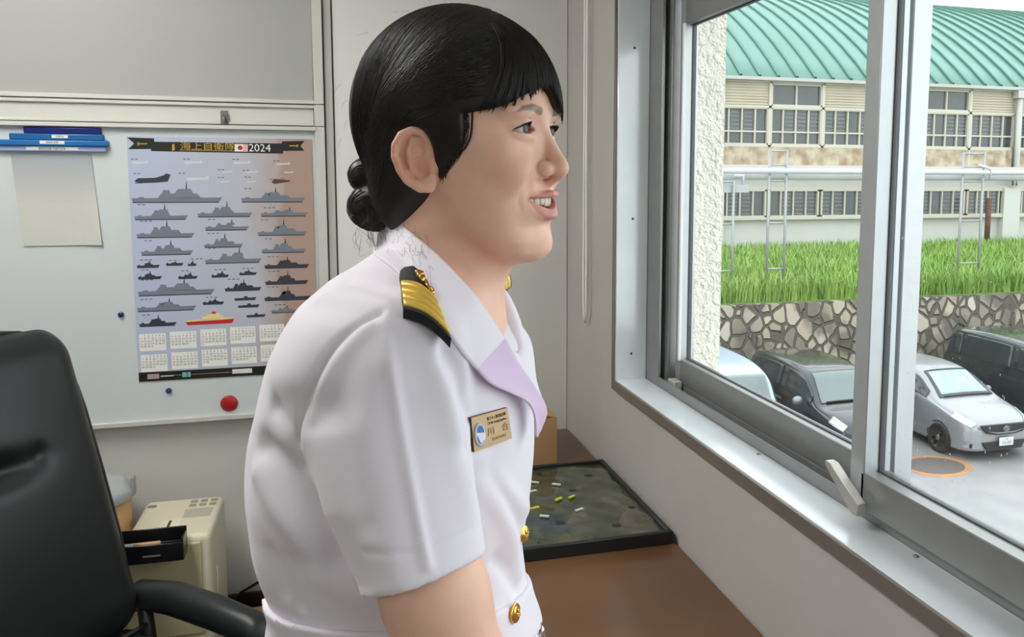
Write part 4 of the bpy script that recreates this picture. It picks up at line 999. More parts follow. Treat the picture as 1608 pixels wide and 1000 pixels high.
# ---- frames.  Person root at the feet; everything below is world metres
nv=lambda v: np.array([v.x,v.y,v.z])
r0=nv(_r0); v0=np.array([math.sin(YAW),math.cos(YAW),0]); U0=np.array([0,0,1.0])
def A3(x,y,D): return nv(at(x,y,D))
HC=A3(735,262,.85)                    # point between the ears
PSI=math.radians(20.2); PIH=math.radians(4.0)
Fh0=math.cos(PSI)*r0-math.sin(PSI)*v0; Sh=-math.cos(PSI)*v0-math.sin(PSI)*r0
Fh=math.cos(PIH)*Fh0+math.sin(PIH)*U0; Uh=-math.sin(PIH)*Fh0+math.cos(PIH)*U0
HB=np.stack([Fh,Sh,Uh])               # rows: head axes
def toH(p): return (p-HC)@HB.T*1000.0
def fromH(q): return (np.asarray(q,float)/1000.0)@HB+HC
# ---- head
LU=np.array([-97,-92,-85,-75,-60,-40,-22,-10,10,30,45,60,80],float)
LF=np.array([ 58, 69, 75, 77, 74, 77, 79, 79,79,79,85,85,78],float)
LB=np.array([ 52, 44, 30, 18,  0,-14,-25,-32,-45,-60,-66,-70,-70],float)
LW=np.array([ 14, 25, 36, 45, 54, 60, 64, 66,67,67,66,66,64],float)
def head_sdf(q):
    f,s,u=q[:,0],q[:,1],q[:,2]; a=np.abs(s); qa=np.stack([f,a,u],1)
    uc=np.clip(u,-97,80)
    ff=np.interp(uc,LU,LF); fb=np.interp(uc,LU,LB); w=np.interp(uc,LU,LW)
    fc=(ff+fb)/2; ha=(ff-fb)/2; p=2.35
    g=((np.abs(f-fc)/ha)**p+(a/w)**p)**(1/p)
    d=(g-1)*np.minimum(ha,w)*.92
    d=smax(d,u-70,14); d=smax(d,-93-u,8)
    d=smin(d,ell(q,(-8,0,42),(92,75,90)),14)
    # cheeks lifted by the smile
    d=smin(d,ell(qa,(62,34,-9),(19,19,17)),15)
    d=smin(d,ell(qa,(46,47,8),(22,15,14)),14)
    # nasolabial hollow
    d=smax(d,-ell(qa,(86,32,-29),(9,5,13)),11)
    # brow ridge
    d=smin(d,ell(qa,(70,30,45),(15,24,8)),10)
    # sockets
    d=smax(d,-ell(qa,(93,21,31),(13,10,10)),10)
    # nose
    n=cap(q,(78,0,34),(93.5,0,-1),6.0,7.6)
    n=smin(n,ell(q,(94.5,0,-8),(10.2,10.0,8.8)),6)
    n=smin(n,ell(qa,(83.5,13.0,-8.5),(10.5,7.8,8.8)),4.6)
    n=smin(n,cap(q,(95,0,-14.5),(85,0,-20.5),3.6,4),4)
    d=smin(d,n,6.5)
    d=smin(d,cap(qa,(73,9,24),(76,10,2),7.5,7.0),6)
    d=smax(d,-cap(qa,(73,21.0,-6),(73,21.0,-12),.6),2.6)
    d=smax(d,-ell(qa,(89.5,9.2,-18.4),(6.6,5.4,4.2)),1.0)
    # groove behind the nose wing
    # eyelids: shell over the ball, opened by an almond
    lid=ell(qa,(66.5,31,29),(14.2,15.0,13.6)); d=smin(d,lid,4.0)
    bag=cap(qa,(80,22,20.5),(70,42,21.5),2.4,1.8); d=smin(d,bag,4)
    fold=cap(qa,(82.5,20,35.0),(80.5,31,37.6),.9); fold=np.minimum(fold,cap(qa,(80.5,31,37.6),(68,45.5,33.5),.9)); d=smax(d,-fold,2.2)
    t=(a-30.5)/14.2
    hu=28.6+4.6*np.clip(1-t*t,-3,1)-.9*t; hl=28.0-3.0*np.clip(1-t*t,-3,1)-.6*t
    op=np.maximum(np.maximum(u-hu,hl-u),np.abs(a-30.5)-14.2); op=np.maximum(op,62-f)
    d=smax(d,-op,1.0)
    # mouth: lips, then the opening
    mu=-37.5+.0052*a*a                              # smile line
    # muzzle
    d=smin(d,ell(q,(64,0,-41),(22,32,19)),12)
    def arc(pts): return [np.array(x,float) for x in pts]
    up=[(67.5,31,-33.6),(76,23.5,-33.6),(83,14.5,-32.6),(87.6,5,-31.4),(87.6,0,-32.2)]
    lo=[(67.5,30.5,-36),(74.5,23.5,-44.0),(80,14.5,-49.2),(83.8,5,-51.4),(84.2,0,-51.4)]
    du=chain(qa,arc(up),[1.4,2.5,3.2,3.7,3.5],0); dl=chain(qa,arc(lo),[1.2,3.0,4.5,5.2,5.2],0)
    d=smin(d,du,3.5); d=smin(d,dl,4.0)
    # opening between lips
    op=cap(qa,(84,0,-42),(84,0,-42),1)
    hu=-34.6+.8*(a/29)**2; hl=-44.8+9.8*(a/29.5)**2
    op=np.maximum(np.maximum(u-hu,hl-u),a-29); op=np.maximum(op,58-f)
    d=smax(d,-op,1.4)
    # smile crease beside the mouth
    d=smax(d,-cap(qa,(68,36.5,-26),(64,37,-42),1.2),5)
    # dip under the lower lip, chin
    d=smax(d,-ell(q,(88,0,-61.5),(9,18,4.5)),6)
    d=smin(d,ell(q,(65.5,0,-78),(14.5,19,14)),9)
    return d
EAR_O=np.array([2.0,67.5,0.0])
def ear_sdf(q,side):
    p=q.copy(); p[:,1]*=side; p=p-EAR_O
    fl=math.radians(30); b=-p[:,0]*math.cos(fl)+p[:,1]*math.sin(fl); n=p[:,0]*math.sin(fl)+p[:,1]*math.cos(fl); a=p[:,2]
    e=np.stack([b,a,n],1)
    hp_=[(12,5,0.5),(5,12,2.5),(3.5,24,3.5),(9,30,4.2),(18,32.5,4.6),(27,29,4.8),(33,20,5),(34,10,5),(31,-2,4.4),(25,-12,3.6),(14,-19,2.8),(6,-19,1.6)]
    d=chain(e,hp_,[2.0,2.8,3.4,3.7,3.7,3.7,3.6,3.5,3.4,3.6,4.4,4.8])
    plate=ell(e,(18,8,-.6),(16.5,25,2.8)); d=smin(d,plate,2.5)
    d=smin(d,ell(e,(6,-13,1.0),(7.5,8.5,4.0)),4)
    d=smin(d,chain(e,[(19,24,2.6),(22,14,3.8),(21,2,4.0),(15,-8,3.2),(8,-11,2.4)],[1.8,2.6,3.0,3.0,2.4]),1.5)
    d=smax(d,-ell(e,(12,0,5.0),(8.8,10.5,9.2)),1.5)
    d=smax(d,-ell(e,(13,17,5.5),(7.0,6.5,5.2)),1.8)
    d=smin(d,ell(e,(1.5,0,1.0),(4.2,6.5,4.2)),2.5)
    d=smin(d,cap(e,(11,0,-10),(15,14,-9),9,9),3)      # root into the skull
    return d
# ---- pose landmarks of the body (photo position + depth in metres)
NK0,NK1=A3(700,362,.862),A3(683,492,.872)
SHN,SHF=A3(636,548,.728),A3(722,525,.99)
ELN,WRN=A3(732,1075,.705),A3(880,1150,.74)
ELF,WRF=A3(742,985,1.06),A3(800,992,.905)
HNDN=A3(945,1160,.80); HNDF=A3(812,1075,.85)
def hand(p,wr,tip,side,palm_n):
    ax=tip-wr; L=np.linalg.norm(ax); ax/=L; pn=palm_n-ax*(palm_n@ax); pn/=np.linalg.norm(pn); sd=np.cross(ax,pn)*side
    pc=wr+ax*.045
    q=np.stack([(p-pc)@ax,(p-pc)@sd,(p-pc)@pn],1)
    d=ell(q,(0,0,0),(.050,.040,.015))
    for i,(y,l) in enumerate(((-.030,.060),(-.010,.072),(.010,.078),(.030,.070))):
        a=np.array([.040,y,0]); b=a+np.array([l*.45,y*.12,.004]); c=b+np.array([l*.30,0,.012]); e=c+np.array([l*.16,0,.014])
        d=smin(d,chain(q,[a,b,c,e],[.0092,.0085,.0078,.0068]),.005)
    d=smin(d,chain(q,[(-.02,.030,.004),(.012,.052,.012),(.040,.058,.020)],[.013,.0105,.008]),.008)
    return d
def body_sdf(p):
    q=toH(p); d=np.full(len(p),9.0)
    near=(np.abs(q)<190).all(1)
    d_h=np.full(len(p),1.0)
    if near.any():
        qq=q[near]; h=head_sdf(qq); h=smin(h,ear_sdf(qq,1),3.0); h=smin(h,ear_sdf(qq,-1),3.0); d_h[near]=h/1000
        d_h[~near]=.1
    neck=cap(p,NK0,NK1,.050,.052)
    d=smin(d_h,neck,.022)
    # throat and the nape muscle
    d=smin(d,cap(p,fromH((24,0,-76)),A3(700,492,.868),.024,.036),.024)
    # chest under the shirt
    t0,t1=A3(665,560,.865),A3(625,960,.86)
    d=smin(d,chain(p,[A3(672,500,.87),t0,A3(625,700,.865),t1],[.055,.082,.086,.08]),.04)
    d=smin(d,cap(p,A3(660,520,.78),A3(705,500,.965),.045),.04)
    for s_,e_,w_,h_,sd in ((SHN,ELN,WRN,HNDN,1),(SHF,ELF,WRF,HNDF,-1)):
        arm=chain(p,[s_,A3(660,850,.715),A3(684,935,.705),e_],[.038,.037,.0400,.038],.02) if sd==1 else chain(p,[s_,A3(735,800,1.02),e_],[.036,.037,.037]); fo=chain(p,[e_,e_*.6+w_*.4,w_],[.039,.036,.026]); arm=smin(arm,fo,.015)
        hn=hand(p,w_,h_,sd,np.array([-.3,.2,-.9])); arm=smin(arm,hn,.012)
        d=smin(d,arm,.02)
    hip=A3(625,1130,.85)
    d=smin(d,cap(p,t1,hip,.082,.09),.05)
    return d
def axis(fine0,fine1,hf,lo,hi,hc):
    a=list(np.arange(fine0,fine1,hf)); left=[]; x=fine0; h=hf
    while x>lo: h=min(h*1.25,hc); x-=h; left.append(x)
    right=[]; x=a[-1]; h=hf
    while x<hi: h=min(h*1.25,hc); x+=h; right.append(x)
    return np.array(left[::-1]+a+right)
FINE=0.0013
hx=np.array([HC+HB.T@np.array(c)/1000 for c in ((-95,0,0),(112,0,0),(0,95,0),(0,-80,0),(95,60,-100),(60,60,60),(-60,60,60),(60,-60,60))])
bx0,bx1=hx[:,0].min()+.03,hx[:,0].max()+.004; by0,by1=hx[:,1].min()-.004,hx[:,1].max()-.02
gx=axis(bx0,bx1,FINE,-.42,.45,.006); gy=axis(by0,by1,FINE,.45,1.25,.006); gz=axis(HC[2]-.105,HC[2]+.085,FINE,.88,1.70,.006)
V,Fq=nets(body_sdf,gx,gy,gz); V,Fq=keep_largest(V,Fq)
Vh=toH(V)
# fine creases of the face: nose wing, smile line, eye corner, lower lid (traced on the near side, mirrored)
sel=np.where((np.abs(Vh)<130).all(1))[0]
_bv=BVHTree.FromPolygons([tuple(x) for x in V.tolist()],[tuple(x) for x in Fq.tolist()])
def _hitb(x,y):
    d=(at(x,y,1.0)-CAM).normalized(); r=_bv.ray_cast(CAM,d); return nv(r[0]) if r[0] is not None else None
_n=np.cross(V[Fq[:,2]]-V[Fq[:,0]],V[Fq[:,3]]-V[Fq[:,1]]); _N=np.zeros_like(V)
for c in range(4): np.add.at(_N,Fq[:,c],_n)
_N/=np.linalg.norm(_N,axis=1,keepdims=True)+1e-12
if ((V[sel]-HC)*_N[sel]).sum(1).mean()<0: _N=-_N
def cr1(P,n):
    P=np.array(P,float); t=np.linspace(0,len(P)-1,n); i=np.clip(t.astype(int),0,len(P)-2); f=(t-i)[:,None]; return P[i]*(1-f)+P[i+1]*f
_acc=np.zeros(len(V))
for pl,am,sg in (([(853,246),(847,251),(843.5,258),(843,266),(846,274),(853,279)],-1.7,1.7),([(840,268),(830,281),(820,295),(813,311)],-.8,4.0),([(798,207),(788,210),(777,211)],-.45,1.3),([(806,216),(815,222),(826,224),(838,219)],-.6,1.8),([(818,309),(815,318),(817,327)],-.6,2.5)):
    pts=[_hitb(x,y) for x,y in cr1(pl,12)]; pts=np.array([p for p in pts if p is not None]); ph=toH(pts)
    for m in (1,-1):
        q=ph.copy(); q[:,1]*=m; best=np.full(len(sel),99.0)
        for i in range(len(q)-1):
            a=q[i];b=q[i+1];ab=b-a; t=np.clip(((Vh[sel]-a)@ab)/(ab@ab+1e-9),0,1); best=np.minimum(best,np.linalg.norm(Vh[sel]-a-t[:,None]*ab,axis=1))
        _acc[sel]+=am/1000*np.exp(-(best/sg)**2)
V=V+_N*_acc[:,None]
PB=np.array([float(HC[0])-.02,float(HC[1])+.02,0.0])       # feet
person=add('person',np_mesh('person',V-PB,Fq),None,None)
person.location=PB
tag(person,'woman in white short sleeved uniform with dark tied hair, leaning toward the window','person')
# ---- skin colour (own colour of the skin, lips and brows)
f,s,u=Vh.T; a=np.abs(s)
base=np.tile(np.array(lin(SKIN)[:3]),(len(V),1))
def mixc(mask,c,amt):
    m=np.clip(mask,0,1)[:,None]*amt; return base*(1-m)+np.array(lin(c)[:3])*m
g=lambda x,w: np.exp(-(x/w)**2)
base=mixc(g(np.sqrt((f-66)**2+(a-42)**2+(u+6)**2),22),(222,150,128),.40)         # cheek blush
base=mixc(g(np.sqrt((f-99)**2+s**2+(u+6)**2),14),(216,146,124),.40)               # nose tip
base=mixc(g(np.sqrt((f+18)**2+(a-78)**2+(u-6)**2),30),(220,146,122),.5)          # ears
head_only=(u>-95)&(f>60)
ud=-33.9; 
lip_u=np.interp(a,[0,5,14,23,31],[-28.4,-27.4,-29.2,-31.2,-32.8]); lip_l=np.interp(a,[0,5,14,23,31],[-56.6,-56.4,-54.0,-47.6,-37.0])
inl=np.clip((lip_u-u)/1.2+.5,0,1)*np.clip((u-lip_l)/1.2+.5,0,1)*np.clip((32-a)/1.5,0,1)*(f>60)
base=mixc(inl,(208,136,130),.85)
inm=((u<-35.0)&(u>-45.6+11*(a/29.5)**2)&(a<28)&(f<77)&(f>48)).astype(float); base=mixc(inm,(96,36,34),.9)
bl=np.interp(a,[10,16,30,44,52],[44.5,45.5,47.6,46.2,42.5]); bw_=np.interp(a,[10,14,30,44,52],[1.5,3.8,3.4,2.2,.6])
brow=np.clip((bw_-np.abs(u-bl))/1.5+.5,0,1)*(f>40)*np.clip((a-10)/4,0,1)*np.clip((53-a)/6,0,1); base=mixc(brow,(84,70,64),.78)
lashl=(np.abs(u-(28.8+4.7*np.clip(1-((a-30.5)/14.2)**2,-3,1)-.9*((a-30.5)/14.2)))<1.1)&(np.abs(a-30.5)<15.5)&(f>60); base=mixc(lashl.astype(float)*np.where(a<20,.45,1),(50,38,36),.85)
lw2=(np.abs(u-(27.7-3.0*np.clip(1-((a-30.5)/14.2)**2,-3,1)-.6*((a-30.5)/14.2)))<.8)&(np.abs(a-30.5)<14.5)&(f>60); base=mixc(lw2.astype(float),(150,96,84),.6)
for (mf,ms,mu_,r_) in ((62,58,-24,1.3),(20,58,-86,1.4),(86,9,-24,1.0)):
    base=mixc(g(np.sqrt((f-mf)**2+(s-ms)**2+(u-mu_)**2),r_*1.5),(120,80,66),.8)
# scalp under the hair and the fine hair at the temples
me=person.data; at_=me.attributes.new('skin_col','FLOAT_COLOR','POINT')
at_.data.foreach_set('color',np.c_[base,np.ones(len(V))].astype(np.float32).ravel())
ms=bpy.data.materials.new('skin'); ms.use_nodes=True; nt=ms.node_tree; b=nt.nodes['Principled BSDF']
an=nt.nodes.new('ShaderNodeAttribute'); an.attribute_name='skin_col'
nz=nt.nodes.new('ShaderNodeTexNoise'); nz.inputs['Scale'].default_value=60; nz.inputs['Detail'].default_value=5
tc=nt.nodes.new('ShaderNodeTexCoord'); nt.links.new(tc.outputs['Object'],nz.inputs['Vector'])
mr=nt.nodes.new('ShaderNodeMapRange'); mr.inputs['To Min'].default_value=.92; mr.inputs['To Max'].default_value=1.06; nt.links.new(nz.outputs['Fac'],mr.inputs['Value'])
mx=nt.nodes.new('ShaderNodeVectorMath'); mx.operation='SCALE'; nt.links.new(an.outputs['Color'],mx.inputs[0]); nt.links.new(mr.outputs[0],mx.inputs['Scale'])
nt.links.new(mx.outputs[0],b.inputs['Base Color']); b.inputs['Roughness'].default_value=.46; b.inputs['Specular IOR Level'].default_value=.4
b.inputs['Subsurface Weight'].default_value=.25; b.inputs['Subsurface Radius'].default_value=(1,.35,.2); b.inputs['Subsurface Scale'].default_value=.004
n2=nt.nodes.new('ShaderNodeTexNoise'); n2.inputs['Scale'].default_value=700; nt.links.new(tc.outputs['Object'],n2.inputs['Vector'])
bp=nt.nodes.new('ShaderNodeBump'); bp.inputs['Strength'].default_value=.12; bp.inputs['Distance'].default_value=.0006; nt.links.new(n2.outputs['Fac'],bp.inputs['Height']); nt.links.new(bp.outputs[0],b.inputs['Normal'])
me.materials.append(ms)
def child(name,me_or_bm,m,parent,smooth=True):
    """mesh given in world metres; parent already placed"""
    o=add(name,me_or_bm,m,parent,smooth=smooth)
    o.matrix_parent_inverse=Matrix.Translation(-Vector(PB)) if parent is person else Matrix.Identity(4)
    return o
# ---- eyes and teeth
M_scl=mat('eye white',(186,172,164),0.25,coat=.3); M_iris=mat('dark brown iris',(74,48,34),0.35,spec=.2,coat=.08); M_pup=mat('pupil',(10,8,8),0.25,spec=.25,coat=.1)
for sd in (1,-1):
    bm=BM(); gz_=Vector((1.0,.04,-.02)).normalized(); qz=Vector((0,0,1)).rotation_difference(gz_).to_matrix().to_4x4()
    prof=[(0.0001,1.0)]+[(math.sin(t),math.cos(t)) for t in np.linspace(.06,math.pi-.02,60)]
    R_=12.4
    rings=[]
    for k,(rr,zz) in enumerate(prof):
        rings.append([bm.verts.new(Vector(fromH(np.array(qz@Vector((rr*R_*math.cos(t),rr*R_*math.sin(t),zz*R_)))+np.array((66.8,31*sd,28.6))))) for t in np.linspace(0,2*math.pi,49)[:-1]])
    for k in range(len(rings)-1):
        ang=math.degrees(math.atan2(prof[k+1][0],prof[k+1][1])); mi=2 if ang<11 else (1 if ang<28 else 0)
        for j in range(48):
            fc=bm.faces.new((rings[k][j],rings[k][(j+1)%48],rings[k+1][(j+1)%48],rings[k+1][j])); fc.material_index=mi
    bmesh.ops.remove_doubles(bm,verts=bm.verts[:],dist=1e-6); bmesh.ops.recalc_face_normals(bm,faces=bm.faces[:])
    child('eye',bm,[M_scl,M_iris,M_pup],person)
    bm=BM()
    for k in range(30):
        t=-.50+1.45*k/29; aa=30.5+14.2*t; uu=28.8+4.6*(1-t*t)-.9*t; ff_=66.8+math.sqrt(max(14.0**2-(aa-31)**2-(uu-28.6)**2,4))
        p0=np.array((ff_-.6,aa*sd,uu)); out=np.array((1,.35*t*sd,.12)); L=4.6-1.4*abs(t-.3)
        pts=[p0,p0+out*L*.4+np.array((0,0,-.3)),p0+out*L*.75+np.array((0,0,.3)),p0+out*L+np.array((0,0,1.4))]
        tube(bm,[Vector(fromH(x)) for x in pts],[.00030,.00026,.0002,.00008],5)
    o=child('eyelashes',bm,mat('lash black',(22,18,18),.6),person); tag(o,kind='stuff')
M_tooth=mat('tooth',(206,194,174),.22,coat=.5); M_gum=mat('mouth inside',(120,52,50),.5)
bm=BM()
for j in range(-7,8):
    if j==0: continue
    tt=(abs(j)-.5); ang=tt*.235*np.sign(j)
    sx_=27*math.sin(ang); fx=55.5+24.5*math.cos(ang)
    w_=(4.3,3.6,3.9,3.6,3.6,3.6,3.6)[abs(j)-1]*.98; h_=(11.4,9.8,11.0,9.4,8.6,7.8,7.0)[abs(j)-1]
    bb=bmesh.new(); bmesh.ops.create_uvsphere(bb,u_segments=14,v_segments=10,radius=1)
    for v in bb.verts:
        c=v.co; e=.55
        v.co=Vector((math.copysign(abs(c.x)**.8,c.x)*2.6,math.copysign(abs(c.y)**e,c.y)*w_,math.copysign(abs(c.z)**e,c.z)*h_*.5))
    Mz=Matrix.Rotation(ang*.9,4,'Z')
    for v in bb.verts:
        c=Mz@v.co; v.co=Vector(fromH((fx+c.x,sx_+c.y,-35.2-h_*.5+3.6+c.z-(0 if abs(j)<3 else -.012*(abs(j)-2)*30))))
    tmp=bpy.data.meshes.new('t'); bb.to_mesh(tmp); bb.free(); bm.from_mesh(tmp); bpy.data.meshes.remove(tmp)
o=child('teeth',bm,M_tooth,person); tag(o,kind='stuff')
bm=BM(); bmesh.ops.create_uvsphere(bm,u_segments=24,v_segments=14,radius=1)
for v in bm.verts: v.co=Vector(fromH((58+v.co.x*16,v.co.y*19,-46+v.co.z*4.5)))
child('tongue',bm,mat('tongue',(176,92,88),.35),person)
# ---- hair
HE=np.array([70,60,48,38,24,12,5,-3,-12,-28,-45,-60,-70],float)[::-1]; HV=np.array([44,46,52,58,63,69,68,58,49,46,45,45,45],float)[::-1]
HSU=np.array([-60,-20,-8,0,8,16,30,50,60],float); HSF=np.array([2,4,10,17,26,33,36,37,37],float)
def hair_sdf(q):
    f,s,u=q[:,0],q[:,1],q[:,2]; a=np.abs(s)
    A=ell(q,(-10,0,53),(107,84,102))
    ue=np.interp(s,HE,HV); fs=np.interp(u,HSU,HSF)
    cut=np.minimum((ue-u)*.9,(f-fs)*.9)           # >0 in the face window
    A=smax(A,cut,3.0)
    A=smax(A,-70-u,10)
    # thickness is a shell only: hollow over the forehead is filled by the skull itself
    B=ell(q,(-50,0,-12),(50,60,62)); B=smax(B,f+16-.25*(u+10),6)
    d=smin(A,B,14)
    bun=smin(ell(q,(-112,2,-1),(19,25,19)),ell(q,(-106,2,-33),(27,33,25)),4)
    bun=smin(bun,ell(q,(-92,0,-20),(20,24,22)),10)
    d=smin(d,bun,3.5)
    e=np.stack([f,a,u],1)
    d=smax(d,-ell(e,(-15,86,7),(25,23,33)),4)
    # strand relief running back from the parting
    ang=np.arctan2(u-40,f+20); 
    return d
def hair_w(p): return hair_sdf(toH(p))/1000
hx=np.array([fromH(c) for c in ((-140,-90,-80),(110,-90,-80),(-140,90,-80),(110,90,-80))])
gx=np.arange(hx[:,0].min(),hx[:,0].max(),.0022); gy=np.arange(hx[:,1].min(),hx[:,1].max(),.0022); gz=np.arange(HC[2]-.09,HC[2]+.175,.0022)
Vr,Fr=nets(hair_w,gx,gy,gz); Vr,Fr=keep_largest(Vr,Fr)
M_hair=mat('black hair',(24,21,19),.45,spec=.32,noise=(40,.3,(32,28,24)))
hair=child('hair',np_mesh('hair',Vr,Fr),M_hair,person)
tag(hair,'black hair pinned in a low bun with a swept fringe')
def proj_h(q,off,it=5):
    """pull points onto the hair surface"""
    for _ in range(it):
        e=.4; d=hair_sdf(q)-off
        g_=np.stack([hair_sdf(q+np.eye(3)[k]*e)-hair_sdf(q-np.eye(3)[k]*e) for k in range(3)],1)/(2*e)
        g_/=np.linalg.norm(g_,axis=1,keepdims=True)+1e-9; q=q-g_*np.clip(d,-6,6)[:,None]*.9
    return q
def strands(name,paths,rad,parent,m,n=4,taper=.25,kind=True):
    bm=BM()
    for i,P in enumerate(paths):
        L=len(P); r=[rad*(1-(1-taper)*(k/(L-1))**2)*random.uniform(.7,1.2) for k in range(L)]
        tube(bm,[Vector(fromH(x)) for x in P],r,n,cap=True)
    o=child(name,bm,m,parent)
    o.matrix_parent_inverse=Matrix.Identity(4)
    if kind: tag(o,kind='stuff')
    return o
R=np.random.default_rng(11); T=np.linspace(0,1,18)
# combed lengths from the parting to the bun
P0=[];
for i in range(620):
    sd=1 if i%4 else -1
    f0=R.uniform(-75,70); s0=sd*R.uniform(2,30)
    st=np.array([f0,s0,152-abs(f0+10)**2*.006]); 
    mid=np.array([f0*.45-22+R.uniform(-8,8),sd*R.uniform(60,84),R.uniform(38,96)-max(0,-f0)*.15])
    en=np.array([-92+R.uniform(-6,6),sd*R.uniform(4,24),R.uniform(-32,4)])
    P0.append((1-T)[:,None]**2*st+2*((1-T)*T)[:,None]*mid*1.12+(T**2)[:,None]*en)
P0=np.array(P0); Q=proj_h(P0.reshape(-1,3),.25).reshape(P0.shape)
strands('combed_strands',Q,.00055,hair,M_hair)
# fringe locks falling over the forehead
P1=[]
for i in range(560):
    s0=R.uniform(-66,70); ue=np.interp(s0,HE,HV)
    az=math.atan2(s0/84,1.0)*1.2
    cl=math.sin(s0*.9)*2.2+math.sin(s0*.37+1)*2; tip=ue-R.uniform(-5,3)-cl*.8-(5 if -40<s0<0 else 0)
    x=[]
    for t in np.linspace(0,1,14):
        uu=148*(1-t)+tip*t if t<1 else tip
        el=1-((uu-53)/102)**2; k=math.sqrt(max(el,.02))
        sl=s0*(.35+.65*t)+math.sin(t*3+s0)*.8+R.uniform(-.3,.3); fr=math.sqrt(max(1-(sl/84/max(k,.2))**2,.05))
        x.append((-10+107*k*fr+R.uniform(.0,.4)+(1.0 if t>.3 else -2.5+t*11),sl,uu))
    P1.append(x)
strands('fringe',np.array(P1),.00085,hair,M_hair,taper=.2,n=5)
# loose sideburn lock, fine hairs at the nape and around the bun
def bez(pts,n=16):
    pts=np.array(pts,float); t=np.linspace(0,len(pts)-1,n); return cr(pts,t)
Ls=[]
for k in range(7):
    j=R.uniform(-.8,.8,3); Ls.append(bez([(44+j[0],67,50),(42+j[1],68.5,28),(37+j[1],69.5,16),(28+j[2],71.5,7),(19+j[2],72.5,1)]))
for k in range(26):
    j=R.uniform(-1,1,2); Ls.append(bez([(14+j[0]*5,70,12),(12+j[0]*5,70.3,0),(10+j[0]*5+j[1]*2,69.8,-12+j[1]*5)]))
strands('loose_lock',Ls,.0006,hair,M_hair)
Ls=[]
for k in range(46):
    p=np.array([-88+R.uniform(-22,18),R.uniform(0,42),-52+R.uniform(-6,4)]); c=R.uniform(-9,9,(3,3))
    Ls.append(bez([p,p+c[0]*.6+(0,0,-8),p+c[1]+(2,2,-16),p+c[2]+(5,0,-20)]))
strands('nape_hairs',Ls,.00016,hair,M_hair)
Ls=[]
for k in range(20):
    t=R.uniform(math.pi*.35,math.pi*1.12); rr=1.0; p=np.array([-10+107*math.cos(t)*rr,R.uniform(-25,45),53+102*math.sin(t)*rr]); d_=np.array([-math.sin(t),0,math.cos(t)]); nn=np.array([math.cos(t),0,math.sin(t)])
    l=R.uniform(6,14); Ls.append(bez([p-nn*3,p+d_*l*.4+nn*R.uniform(-1,2),p+d_*l+nn*R.uniform(-1,4)],10))
strands('flyaway_hairs',Ls,.00013,hair,M_hair)

Ls=[]
for (c,r_,n_) in (((-112,2,-1),(19,25,19),70),((-106,2,-33),(27,33,25),110)):
    for k in range(n_):
        a0=R.uniform(0,2*math.pi); tl=R.uniform(-.9,.9); P=[]
        for t in np.linspace(0,1.5,14):
            a_=a0+t*1.2; z_=math.sin(tl+.5*math.sin(t)); q_=math.sqrt(max(0,1-z_*z_))
            P.append((c[0]+r_[0]*q_*math.cos(a_)*1.008,c[1]+r_[1]*z_*1.008,c[2]+r_[2]*q_*math.sin(a_)*1.008))
        Ls.append(P)
strands('bun_strands',Ls,.0008,hair,M_hair)

P2=[]
for i in range(420):
    sd=1 if i%5 else -1
    u0=R.uniform(50,128); f0=R.uniform(6,62)*(1.0 if u0>58 else .55); a0=np.array([f0,sd*62*math.sqrt(max(.1,1-((u0-53)/102)**2)),u0])
    b0=np.array([-30+R.uniform(-10,10),sd*82,R.uniform(38,62)+(u0-60)*.25]); c0=np.array([-74+R.uniform(-6,6),sd*R.uniform(34,50),R.uniform(-30,20)]); e0=np.array([-94,sd*R.uniform(4,20),R.uniform(-30,2)])
    P2.append(bez([a0,b0,c0,e0],18))
P2=np.array(P2); Q2=proj_h(P2.reshape(-1,3),.2).reshape(P2.shape)
strands('side_strands',Q2,.00055,hair,M_hair)
Ls=[]
for k in range(420):
    uu=R.uniform(-8,50); f0=float(np.interp(uu,HSU,HSF))+R.uniform(-4,4); L=R.uniform(6,14)
    x0=np.array([f0,70,uu+4]); x1=x0+np.array([-.15*L+R.uniform(-1,1.5),0,-.5*L]); x2=x0+np.array([-.55*L,0,-L])
    P=bez([x0,x1,x2],8)
    Ls.append(P)
PP=np.array(Ls); sh_=PP.shape; PP=PP.reshape(-1,3); alive=np.ones(len(PP),bool)
for s_ in np.linspace(80,55,51):
    PP[alive,1]=s_; idx_=np.where(alive)[0]
    if len(idx_)==0: break
    alive[idx_[head_sdf(PP[idx_])<.35]]=False
Ls=PP.reshape(sh_)
strands('temple_hairs',Ls,.00022,hair,M_hair)
# ---- uniform jacket
ta=math.radians(6.5); Ft=math.cos(ta)*r0-math.sin(ta)*v0; St=-math.cos(ta)*v0-math.sin(ta)*r0
TO=A3(640,700,.86)
rows=[(382,604,702,.052),(405,588,716,.066),(430,548,745,.105),(470,504,786,.148),(530,467,818,.163),(575,447,832,.158),(620,431,838,.156),(690,412,838,.152),(760,405,834,.153),(830,410,822,.146),(870,418,815,.141),(930,435,818,.136),(965,432,824,.138),(1000,425,834,.145),(1060,412,852,.155),(1150,398,872,.168),(1230,392,884,.176)]
TZ=[];TB=[];TF=[];TW=[]
for y,xb,xf,w_ in rows:
    a_=A3(xb,y,.86); b_=A3(xf,y,.86); TZ.append((a_[2]+b_[2])/2); TB.append((a_-TO)@Ft); TF.append((b_-TO)@Ft); TW.append(w_)
o_=np.argsort(TZ); TZ,TB,TF,TW=[np.array(x)[o_] for x in (TZ,TB,TF,TW)]
